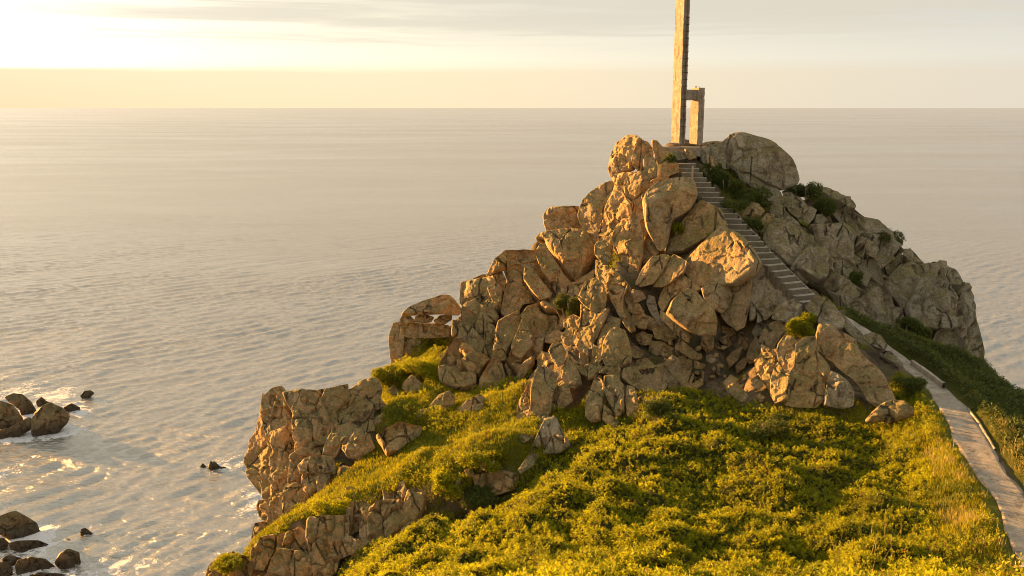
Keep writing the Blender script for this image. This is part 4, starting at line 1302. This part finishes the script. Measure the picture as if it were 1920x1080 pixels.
# ------------------------------------------------------------------ small mesh builder
class MB:
    def __init__(s):
        s.v, s.q = [], []

    def box(s, c, ex, ey, ez, sx, sy, sz, bev=0.0):
        """box centred on c with half sizes sx, sy, sz along unit axes, top edges chamfered"""
        c = np.asarray(c, float)
        i = len(s.v)
        z1 = sz - bev
        for (zz, k) in ((-sz, 0), (z1, 0), (sz, bev)):
            for a, b in ((-1, -1), (1, -1), (1, 1), (-1, 1)):
                s.v.append(c + ex * a * (sx - k) + ey * b * (sy - k) + ez * zz)
        s.q += [(i, i + 3, i + 2, i + 1), (i + 8, i + 9, i + 10, i + 11)]
        for l in (0, 4):
            for k in range(4):
                a, b = i + l + k, i + l + (k + 1) % 4
                s.q.append((a, b, b + 4, a + 4))

    def prism(s, prof, base, ex, ey, up, h, taper=1.0, n=1, jit=0.0, seed=0):
        r = np.random.default_rng(seed)
        m = len(prof)
        i = len(s.v)
        for k in range(n + 1):
            t = k / n
            sc = 1 + (taper - 1) * t
            for x, y in prof:
                s.v.append(np.asarray(base) + ex * (x * sc + r.normal(0, jit)) + ey * (y * sc + r.normal(0, jit)) + up * (h * t))
        for k in range(n):
            for j in range(m):
                a, b = i + k * m + j, i + k * m + (j + 1) % m
                s.q.append((a, b, b + m, a + m))
        s.caps = getattr(s, 'caps', []) + [[i + j for j in range(m)][::-1], [i + n * m + j for j in range(m)]]

    def bar(s, a, b, r, n=8):
        a, b = np.asarray(a, float), np.asarray(b, float)
        d = (b - a) / np.linalg.norm(b - a)
        e = np.cross(d, [0, 0, 1.0] if abs(d[2]) < .9 else [1.0, 0, 0])
        e /= np.linalg.norm(e)
        f = np.cross(d, e)
        i = len(s.v)
        for p in (a, b):
            for k in range(n):
                w = 2 * math.pi * k / n
                s.v.append(p + e * r * cos(w) + f * r * sin(w))
        for k in range(n):
            s.q.append((i + k, i + (k + 1) % n, i + n + (k + 1) % n, i + n + k))
        s.caps = getattr(s, 'caps', []) + [[i + k for k in range(n)][::-1], [i + n + k for k in range(n)]]

    def build(s, name, mat, parent=None, **props):
        v = np.array(s.v)
        org = np.array(parent.location) if parent is not None else np.array([v[:, 0].mean(), v[:, 1].mean(), v[:, 2].min()])
        me = bpy.data.meshes.new(name)
        me.from_pydata((v - org).tolist(), [], [tuple(int(x) for x in f) for f in s.q] + [tuple(c) for c in getattr(s, 'caps', [])])
        me.update()
        o = add_obj(name, me, mat, parent, **props)
        if parent is None:
            o.location = org
        return o


ZUP = np.array([0, 0, 1.0])

# ------------------------------------------------------------------ staircase
sl = np.concatenate([[0], np.cumsum(np.linalg.norm(np.diff(st, axis=0), axis=1))])
NST = 26
tt = np.linspace(0, sl[-1], NST)
sp = np.stack([np.interp(tt, sl, st[:, k]) for k in range(3)], -1)
stair = empty('staircase', tuple(sp[0]), label='narrow weathered concrete staircase climbing the rocks to the mast', category='staircase')
dirs = np.gradient(sp, axis=0)
for k in range(NST):
    d = dirs[max(0, k - 1):k + 2].mean(0)
    d[2] = 0
    run = np.linalg.norm(d)
    d /= run
    e = np.cross(d, ZUP)
    vr = np.array([sp[k][1], -sp[k][0], 0])
    vr /= np.linalg.norm(vr)
    mixw = min(1.0, max(0.25, (k - 3) / 10.0))
    e = e * (1 - mixw) + vr * mixw
    e /= np.linalg.norm(e)
    dn = np.cross(ZUP, e)
    run = run * abs(dn @ d)
    d = dn
    m = MB()
    w = 0.45 + random.uniform(-.02, .02)
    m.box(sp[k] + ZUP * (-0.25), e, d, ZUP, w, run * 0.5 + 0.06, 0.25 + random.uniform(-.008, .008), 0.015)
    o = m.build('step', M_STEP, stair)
# low side wall along the right edge
for i in range(0, NST - 1):
    if i > 16 or i in (9,):
        continue
    d = sp[i + 1] - sp[i]
    L = np.linalg.norm(d)
    d /= L
    e = np.cross(d, ZUP)
    e /= np.linalg.norm(e)
    up = np.cross(e, d)
    m = MB()
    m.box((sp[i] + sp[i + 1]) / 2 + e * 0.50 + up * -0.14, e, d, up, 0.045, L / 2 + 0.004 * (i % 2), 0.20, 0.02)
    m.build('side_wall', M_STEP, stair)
hp = MB()
p0 = at(1298, 334, 39.0)
hp.prism([(-.04, -.04), (.04, -.04), (.05, .03), (-.04, .04)], p0 - ZUP * .1, np.array([1., 0, 0]), np.array([0, 1., 0]), ZUP, .62, .85, 4, .004, 1)
hp.build('short_post', M_WOOD, None, label='short grey wooden post beside the upper steps', category='post')

# ------------------------------------------------------------------ concrete mast with rungs, short post and cross beam
mb = at(1271, 268, 41.6)
mast = empty('concrete_mast', tuple(mb), label='tall weathered concrete mast with iron rungs rising from the summit, tied to a short post', category='mast')
view_r = np.array([cos(radians(-10.4)), sin(radians(-10.4)), 0])     # picture-right at the mast
view_t = np.array([sin(radians(-10.4)), -cos(radians(-10.4)), 0])    # towards the viewer
# square shaft turned so that two faces show; deep channel in the right face
H = 8.6
hw, hd = 0.28, 0.175
ax = view_r * cos(radians(47)) + view_t * sin(radians(47))
ay = -view_r * sin(radians(47)) + view_t * cos(radians(47))
# corners: +ay is towards the viewer, +ax to the right
prof = [(-hw, -hd), (-hw, hd), (hw, hd), (hw, hd - .06), (hw - .10, hd - .06), (hw - .10, -hd + .06), (hw, -hd + .06), (hw, -hd)]
m = MB()
m.prism(prof, mb - ZUP * .05, ax, ay, ZUP, H, .97, 60, .004, 3)
m.build('shaft', M_CONC, mast)
for k in range(25):
    z = 0.45 + k * 0.295
    if z > 5.6:
        break
    m = MB()
    q = mb + ZUP * z
    a = q + ax * (hw - .09) - ay * .10
    b = q + ax * (hw + .10) - ay * .10
    c = q + ax * (hw + .10) + ay * .11
    d = q + ax * (hw - .09) + ay * .11
    m.bar(a, b, .014); m.bar(b, c, .014); m.bar(c, d, .014)
    m.build('rung', M_RUST, mast)
pb = at(1305, 268, 42.1)
m = MB()
hw2, hd2 = 0.25, 0.18
m.prism([(-hw2, -hd2), (-hw2, hd2), (hw2, hd2), (hw2, -hd2)], pb - ZUP * .05, ax, ay, ZUP, 2.52, 1.0, 24, .006, 4)
m.build('post', M_CONC, mast)
m = MB()
d = pb - mb
d[2] = 0
Ld = np.linalg.norm(d)
d /= Ld
e = np.cross(d, ZUP)
m.box(mb + d * (Ld / 2) + ZUP * 2.13, d, e, ZUP, Ld / 2 - 0.17, 0.13, 0.235, .01)
m.build('cross_beam', M_CONC, mast)
for k in range(4):
    m = MB()
    q = pb + ZUP * 2.46 + ax * random.uniform(-.15, .15) + ay * random.uniform(-.15, .15)
    m.bar(q, q + ZUP * .09, .014)
    m.build('bolt', M_RUST, mast)
m = MB()
bp_ = at(1283, 276, 41.7)
m.box(bp_ - ZUP * .18, view_r, view_t, ZUP, 0.72, .65, .20, .03)
m.build('plinth', M_PLINTH, None, label='low stained concrete plinth under the mast', category='plinth')
m = MB()
bp2 = at(1262, 277, 42.0)
m.box(bp2 - ZUP * .22, view_r, view_t, ZUP, .8, .5, .26, .03)
m.build('base_slab', M_PLINTH, None, label='long low concrete slab sticking out left behind the mast plinth', category='slab')

# ------------------------------------------------------------------ path and its kerbs
def strip(name, L, Rr, th, mat, n=14, bump=.012, **props):
    V, Q = [], []
    s = np.linspace(0, len(L) - 1, (len(L) - 1) * n + 1)
    Li = np.stack([np.interp(s, range(len(L)), L[:, k]) for k in range(3)], -1)
    Ri = np.stack([np.interp(s, range(len(L)), Rr[:, k]) for k in range(3)], -1)
    K = 10
    for k in range(K + 1):
        V.append(Li + (Ri - Li) * (k / K))
    V = np.stack(V, 1)
    nz = fbm(V.reshape(-1, 3) * 2.2, 4, 70).reshape(V.shape[:2])
    V[..., 2] += bump * nz
    jl = 0.05 * vnoise(V[:, 0] * 2.5, 71)
    jr = 0.05 * vnoise(V[:, -1] * 2.5, 72)
    V[:, 0, 0] += jl
    V[:, -1, 0] += jr
    ny, nx = V.shape[:2]
    low = V[:, [0, -1]].copy()
    low[..., 2] -= th
    VV = np.concatenate([V.reshape(-1, 3), low.reshape(-1, 3)])
    Q = list(map(tuple, grid_quads(ny, nx)))
    o = ny * nx
    for i in range(ny - 1):
        Q.append((i * nx, (i + 1) * nx, o + 2 * (i + 1), o + 2 * i))
        Q.append((i * nx + nx - 1, o + 2 * i + 1, o + 2 * (i + 1) + 1, (i + 1) * nx + nx - 1))
    me = mesh_np(name, VV, np.array(Q))
    return add_obj(name, me, mat, None, **props)


strip('path', pl, pr, .2, M_PATH, label='narrow worn concrete footpath leading to the stairs', category='path', kind='structure')


def kerb(pix, w, h, label):
    P = np.array([at_z(a, b, EYE + z) for a, b, z in pix])
    V, Q = [], []
    s = np.linspace(0, len(P) - 1, (len(P) - 1) * 10 + 1)
    C = np.stack([np.interp(s, range(len(P)), P[:, k]) for k in range(3)], -1)
    T = np.gradient(C, axis=0)
    T[:, 2] = 0
    T /= np.linalg.norm(T, axis=1)[:, None]
    E = np.cross(T, ZUP)
    prof = [(-w, -.25), (-w, h - .02), (-w + .02, h), (w - .02, h), (w, h - .02), (w, -.25)]
    V = np.stack([C + E * a + ZUP * b for a, b in prof], 1)
    V += 0.012 * np.stack([vnoise(V.reshape(-1, 3) * 4 + k * 7, 80 + k) for k in range(3)], -1).reshape(V.shape)
    ny, nx = V.shape[:2]
    me = mesh_np('path_kerb', V.reshape(-1, 3), grid_quads(ny, nx), smooth=False)
    add_obj('path_kerb', me, M_PATH, None, label=label, category='kerb')


kerb([(1710, 682, -8.98), (1740, 703, -9.02), (1770, 726, -9.06)], .06, .14, 'thin low concrete kerb along the far stretch of the path')
kerb([(1816, 766, -9.19), (1835, 792, -9.22), (1866, 842, -9.26)],     .035, .02, 'thick pale broken kerb standing beside the middle of the path')

# ------------------------------------------------------------------ vegetation
def leaf_mesh(name, C, D, U, Ln, Wd, tint):
    """leaves: base C, along D, width dir U; bent quads"""
    n = len(C)
    tip = C + D * Ln[:, None]
    mid = C + D * (Ln * .5)[:, None]
    a = mid + U * (Wd * .5)[:, None]
    b = mid - U * (Wd * .5)[:, None]
    V = np.stack([C, b, tip, a], 1).reshape(-1, 3)
    Q = np.arange(n * 4).reshape(-1, 4)
    me = bpy.data.meshes.new(name)
    me.vertices.add(n * 4)
    me.vertices.foreach_set('co', V.astype(np.float32).ravel())
    me.loops.add(n * 4)
    me.loops.foreach_set('vertex_index', Q.astype(np.int32).ravel())
    me.polygons.add(n)
    me.polygons.foreach_set('loop_start', (np.arange(n) * 4).astype(np.int32))
    me.update(calc_edges=True)
    a_ = me.attributes.new('tint', 'FLOAT', 'FACE')
    a_.data.foreach_set('value', tint.astype(np.float32))
    return me


def unit(v):
    return v / (np.linalg.norm(v, axis=-1, keepdims=True) + 1e-9)


def sprigs(P, N, size, nl, lw=.30, spread=1.0, seed=1, lean=.5):
    """tufts of leaves around points P with normals N"""
    r = np.random.default_rng(seed)
    n = len(P)
    ax_ = unit(N * .7 + np.array([0, 0, .6]) + r.normal(0, .38, (n, 3)))
    sz = size * r.uniform(.6, 1.35, n)
    k = np.tile(np.arange(nl), n)
    i = np.repeat(np.arange(n), nl)
    t = (k + r.uniform(0, 1, n * nl)) / nl
    side = unit(np.cross(ax_[i], r.normal(0, 1, (n * nl, 3))))
    D = unit(ax_[i] * lean + side * spread * (1.1 - .5 * t)[:, None])
    C = P[i] + ax_[i] * (t * sz[i])[:, None]
    U = unit(np.cross(D, r.normal(0, 1, (n * nl, 3))))
    Ln = sz[i] * r.uniform(.35, .75, n * nl) * (1.1 - .4 * t)
    tn = np.clip(.25 + .5 * t + r.normal(0, .16, n * nl) + np.repeat(r.normal(0, .12, n), nl), 0, .89)
    dryf = np.repeat(r.uniform(0, 1, n) < .018, nl)
    tn = np.where(dryf, .97, tn)
    return C, D, U, Ln, Ln * lw, tn


def scatter(mask, dens, seed, jitter=0.0):
    """random points on the terrain where mask (grid) is set; density per square metre of ground plan, corrected for slope"""
    r = np.random.default_rng(seed)
    zx = np.gradient(TZ, GS, axis=1)
    zy = np.gradient(TZ, GS, axis=0)
    area = np.sqrt(1 + np.clip(zx ** 2 + zy ** 2, 0, 9)) * GS * GS
    cnt = r.poisson(area * dens * mask)
    jj, ii = np.nonzero(cnt)
    rep = cnt[jj, ii]
    jj, ii = np.repeat(jj, rep), np.repeat(ii, rep)
    x = gx[ii] + r.uniform(-.5, .5, len(ii)) * GS
    y = gy[jj] + r.uniform(-.5, .5, len(jj)) * GS
    z = bil(TZ, x, y)
    nn = unit(np.stack([-bil(zx, x, y), -bil(zy, x, y), np.ones(len(x))], -1))
    return np.stack([x, y, z], -1), nn


inside = ((PX > -120) & (PX < 2040) & (PY < 1200) & (GYY > 8)).astype(float)
nearw = np.clip(20.0 / np.maximum(GYY, 8), .5, 1.35)
# gorse in the foreground
gmask = np.where(gm > .35, 1.0, 0) * (pathd > .75) * inside
P, N = scatter(gmask, 215 * nearw ** 1.5, 11)
P = P + N * np.random.default_rng(5).uniform(-.08, .05, len(P))[:, None]
sz = .125
me = leaf_mesh('shrub_cover', *sprigs(P, N, sz, 12, .36, 1.0, 12))
add_obj('shrub_cover', me, M_GORSE, None, label='dense billowing yellow-green gorse and heath covering the foreground slope', category='shrubs', kind='stuff')
print('gorse sprigs', len(P))
# dark shrub slope on the right
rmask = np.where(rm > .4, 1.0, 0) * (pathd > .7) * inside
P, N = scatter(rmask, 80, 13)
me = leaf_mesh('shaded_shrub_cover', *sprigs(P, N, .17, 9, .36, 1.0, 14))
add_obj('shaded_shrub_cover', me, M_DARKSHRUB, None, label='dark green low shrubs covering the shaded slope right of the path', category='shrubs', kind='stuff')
print('dark sprigs', len(P))


def blades(P, N, h, seed, per=5, lay=.5, wd=.14):
    r = np.random.default_rng(seed)
    n = len(P)
    i = np.repeat(np.arange(n), per)
    D = unit(np.array([0, 0, 1.0]) + N[i] * .4 + r.normal(0, lay, (n * per, 3)))
    C = P[i] + r.normal(0, .035, (n * per, 3)) * (1, 1, .2)
    U = unit(np.cross(D, r.normal(0, 1, (n * per, 3))))
    Ln = h * r.uniform(.5, 1.4, n * per)
    tn = np.clip(.5 + r.normal(0, .22, n * per) + np.repeat(r.normal(0, .1, n), per), 0, 1)
    return C, D, U, Ln, Ln * wd * r.uniform(.6, 1.2, n * per), tn


gr = np.where(grm > .4, 1.0, 0) * (pathd > .62) * inside * (gm < .5)
gentle_v = ((STEEP < .9) & (cover < .4) & (GZ > 18)).astype(float) * inside * (pathd > .62) * (sink < .25) * (fbm(flat2 * .5, 3, 90).reshape(GXX.shape) > -.1)
P, N = scatter(np.maximum(gr, gentle_v * .6), 190, 15)
me = leaf_mesh('grass', *blades(P, N, .13, 16, 6))
add_obj('grass', me, M_GRASS, None, label='short bright turf grass over the meadow below the rocks', category='grass', kind='stuff')
print('grass', len(P))
# scattered low shrubs in the meadow: rounded clumps in the turf
clump = (fbm(flat2 * 1.1 + 3, 3, 95).reshape(GXX.shape) > .28) * gr
P, N = scatter(clump * 1.0, 110, 17)
P = P + np.array([0, 0, 1.0]) * np.random.default_rng(6).uniform(0, .22, len(P))[:, None]
me = leaf_mesh('meadow_heath', *sprigs(P, N, .12, 9, .36, 1.0, 18))
add_obj('meadow_heath', me, M_GORSE, None, label='low patches of heath scattered through the meadow turf', category='shrubs', kind='stuff')
# dry grass along the path
dm = np.maximum(MASK['dry'], 0.5 * ((pathd < 1.3) & (pathd > .6) & (GYY < 25) & (GYY > 14)))
dm = dm * (pathd > .55) * inside * (fbm(flat2 * 1.6, 3, 97).reshape(GXX.shape) > -.25)
P, N = scatter(dm, 75, 19)
me = leaf_mesh('dry_grass', *blades(P, N, .21, 20, 6, .5, .06))
add_obj('dry_grass', me, M_DRY, None, label='straw-coloured dry grass fringing the near stretch of the path', category='grass', kind='stuff')
# tall dry stems at the bottom right
sm = inpoly(PX, PY, [(1560, 1020), (1700, 960), (1850, 990), (1920, 1090), (1560, 1100)]) * inside
P, N = scatter(sm, 6, 21)
me = leaf_mesh('grass_stems', *blades(P, N, .55, 22, 1, .2, .022))
add_obj('grass_stems', me, M_DRY, None, label='tall dry grass stems standing out of the shrubs at the bottom right', category='grass', kind='stuff')


def shrub(px, py, rx, ry, label, mat=M_GORSE, push=.35, Y=None, seed=0, dens=1.0):
    """a rounded bush: a short woody stem set and a crown of leaf sprigs through a lumpy volume"""
    C = at(px, py, Y) if Y else hit(px, py + ry * .6, 0)
    if not Y:
        C = at(px, py, C[1] - push)
    s = C[1] / FPX
    a, b = rx * s, ry * s
    r = np.random.default_rng(seed + 100)
    n = int(2200 * dens * min(3.0, max(.35, (a * b) / .25)))
    d = unit(r.normal(0, 1, (n, 3)))
    rad = r.uniform(.45, 1.0, n) ** .5
    nb = 8
    bc = r.uniform(-.68, .68, (nb, 3)) * (1, 1, .75) - (0, 0, .12)
    bs = r.uniform(.22, .52, nb)
    w = r.integers(0, nb, n)
    lump = 1 + .22 * fbm(d * 2.0 + seed, 3, seed)
    P = (bc[w] + d * (rad * lump * bs[w])[:, None]) * np.array([a, max(a, b) * .85, b]) * 1.12
    keep = P[:, 2] > -b
    P, d = P[keep], d[keep]
    base = C - ZUP * b
    t = empty('shrub', tuple(base), label=label, category='shrub')
    me = leaf_mesh('foliage', *sprigs(P + C - base, d, .11, 7, .38, 1.0, seed + 3))
    add_obj('foliage', me, mat, t)
    m = MB()
    for k in range(5):
        q = r.normal(0, .25, 3) * (a, a, 0)
        m.bar(base + q * .3 - ZUP * .1, C + q + ZUP * b * .3, .02, 6)
    m.build('stem', M_WOOD, t)
    return t


SH = [
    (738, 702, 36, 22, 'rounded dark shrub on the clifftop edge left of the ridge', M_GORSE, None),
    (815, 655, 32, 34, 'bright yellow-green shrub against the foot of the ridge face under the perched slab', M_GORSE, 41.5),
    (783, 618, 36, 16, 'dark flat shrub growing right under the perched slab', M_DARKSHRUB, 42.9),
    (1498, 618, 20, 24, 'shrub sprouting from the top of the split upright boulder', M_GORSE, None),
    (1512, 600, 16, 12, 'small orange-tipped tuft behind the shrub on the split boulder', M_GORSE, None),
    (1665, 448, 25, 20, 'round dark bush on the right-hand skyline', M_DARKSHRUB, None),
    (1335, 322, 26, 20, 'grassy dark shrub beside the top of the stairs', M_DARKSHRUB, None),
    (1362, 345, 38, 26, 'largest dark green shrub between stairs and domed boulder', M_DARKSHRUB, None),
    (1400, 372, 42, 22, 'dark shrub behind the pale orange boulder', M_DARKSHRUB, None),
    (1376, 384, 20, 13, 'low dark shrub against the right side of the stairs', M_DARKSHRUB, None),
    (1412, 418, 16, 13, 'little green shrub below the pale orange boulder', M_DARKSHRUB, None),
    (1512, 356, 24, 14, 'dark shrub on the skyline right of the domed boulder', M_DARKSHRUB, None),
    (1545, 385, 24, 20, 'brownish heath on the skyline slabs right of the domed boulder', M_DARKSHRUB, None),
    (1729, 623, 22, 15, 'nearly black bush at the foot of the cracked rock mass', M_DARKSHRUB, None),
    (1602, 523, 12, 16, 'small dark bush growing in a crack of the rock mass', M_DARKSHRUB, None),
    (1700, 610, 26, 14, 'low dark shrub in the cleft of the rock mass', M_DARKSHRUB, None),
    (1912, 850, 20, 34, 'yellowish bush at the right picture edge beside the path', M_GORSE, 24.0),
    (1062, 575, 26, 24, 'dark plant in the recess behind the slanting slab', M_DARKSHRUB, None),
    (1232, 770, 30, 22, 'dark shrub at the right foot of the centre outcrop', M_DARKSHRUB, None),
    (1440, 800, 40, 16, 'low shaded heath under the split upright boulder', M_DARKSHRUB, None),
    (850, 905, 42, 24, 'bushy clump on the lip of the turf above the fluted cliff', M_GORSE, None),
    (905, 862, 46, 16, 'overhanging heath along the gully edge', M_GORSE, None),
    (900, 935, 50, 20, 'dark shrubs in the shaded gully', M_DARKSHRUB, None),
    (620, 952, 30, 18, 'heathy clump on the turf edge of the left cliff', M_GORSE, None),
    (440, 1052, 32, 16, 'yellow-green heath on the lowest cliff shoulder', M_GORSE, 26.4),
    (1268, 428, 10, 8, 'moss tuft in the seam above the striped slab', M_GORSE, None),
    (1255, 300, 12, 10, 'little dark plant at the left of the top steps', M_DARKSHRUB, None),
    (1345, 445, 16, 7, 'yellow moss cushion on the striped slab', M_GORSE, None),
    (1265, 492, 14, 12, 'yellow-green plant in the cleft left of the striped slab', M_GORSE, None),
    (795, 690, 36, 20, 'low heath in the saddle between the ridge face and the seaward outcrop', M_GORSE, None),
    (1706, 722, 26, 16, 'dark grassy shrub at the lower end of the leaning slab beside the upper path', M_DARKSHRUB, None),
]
for i, (a, b, c, d, lab, mt, Y) in enumerate(SH):
    shrub(a, b, c, d, lab, mt, .35, Y, i)

# small loose stones
def stones(poly, n, smin, smax, label, group, seed, mat):
    r = random.Random(seed)
    xs = [p[0] for p in poly]
    ys = [p[1] for p in poly]
    protos = []
    done = 0
    while done < n:
        x, y = r.uniform(min(xs), max(xs)), r.uniform(min(ys), max(ys))
        if not inpoly(np.array([x]), np.array([y]), poly)[0]:
            continue
        s = r.uniform(smin, smax) * (1 if r.random() < .8 else 1.5)
        c = hit(x, y)
        z = float(bil(TZ, c[0], c[1]))
        if len(protos) < 5:
            k = r.randint(6, 8)
            pts = ' '.join('%.1f,%.1f' % (x + s * cos(6.283 * q / k) * r.uniform(.75, 1.2), y + s * .75 * sin(6.283 * q / k) * r.uniform(.75, 1.2)) for q in range(k))
            o = make_rock('stone', 'P', pts, mat, None, push=0.0, tn=.3, facets=4, bulge=.9)
            protos.append(o)
        else:
            o = r.choice(protos).copy()
            S.collection.objects.link(o)
            o.rotation_euler = (r.uniform(-.5, .5), r.uniform(-.5, .5), r.uniform(0, 6.28))
            q = r.uniform(.7, 1.3)
            o.scale = (q, q, q)
        o.location = (c[0], c[1] - .1, z - .03)
        o['label'] = label
        o['category'] = 'stone'
        o['group'] = group
        done += 1


stones([(1210, 600), (1300, 610), (1370, 650), (1470, 640), (1450, 720), (1330, 740), (1280, 700), (1220, 660)], 46, 4, 9, 'small warm loose stone in the rubble below the blocky boulder pair', 'loose stones in the rubble chute', 3, M_ROCK)
stones([(1380, 700), (1450, 690), (1450, 760), (1390, 750)], 14, 3, 6, 'small loose stone at the shrub edge below the shadowed hollow', 'loose stones at the hollow mouth', 4, M_ROCK)
stones([(950, 780), (1000, 775), (1090, 790), (1120, 780), (1000, 850), (960, 830)], 8, 4, 8, 'small half-buried stone in the turf by the pointed grey outcrop', 'stones in the turf', 5, M_ROCKGREY)
stones([(600, 930), (720, 880), (700, 920), (620, 960), (560, 985)], 7, 4, 7, 'small stone on the bare turf edge above the fluted cliff', 'stones on the turf edge', 6, M_ROCK)
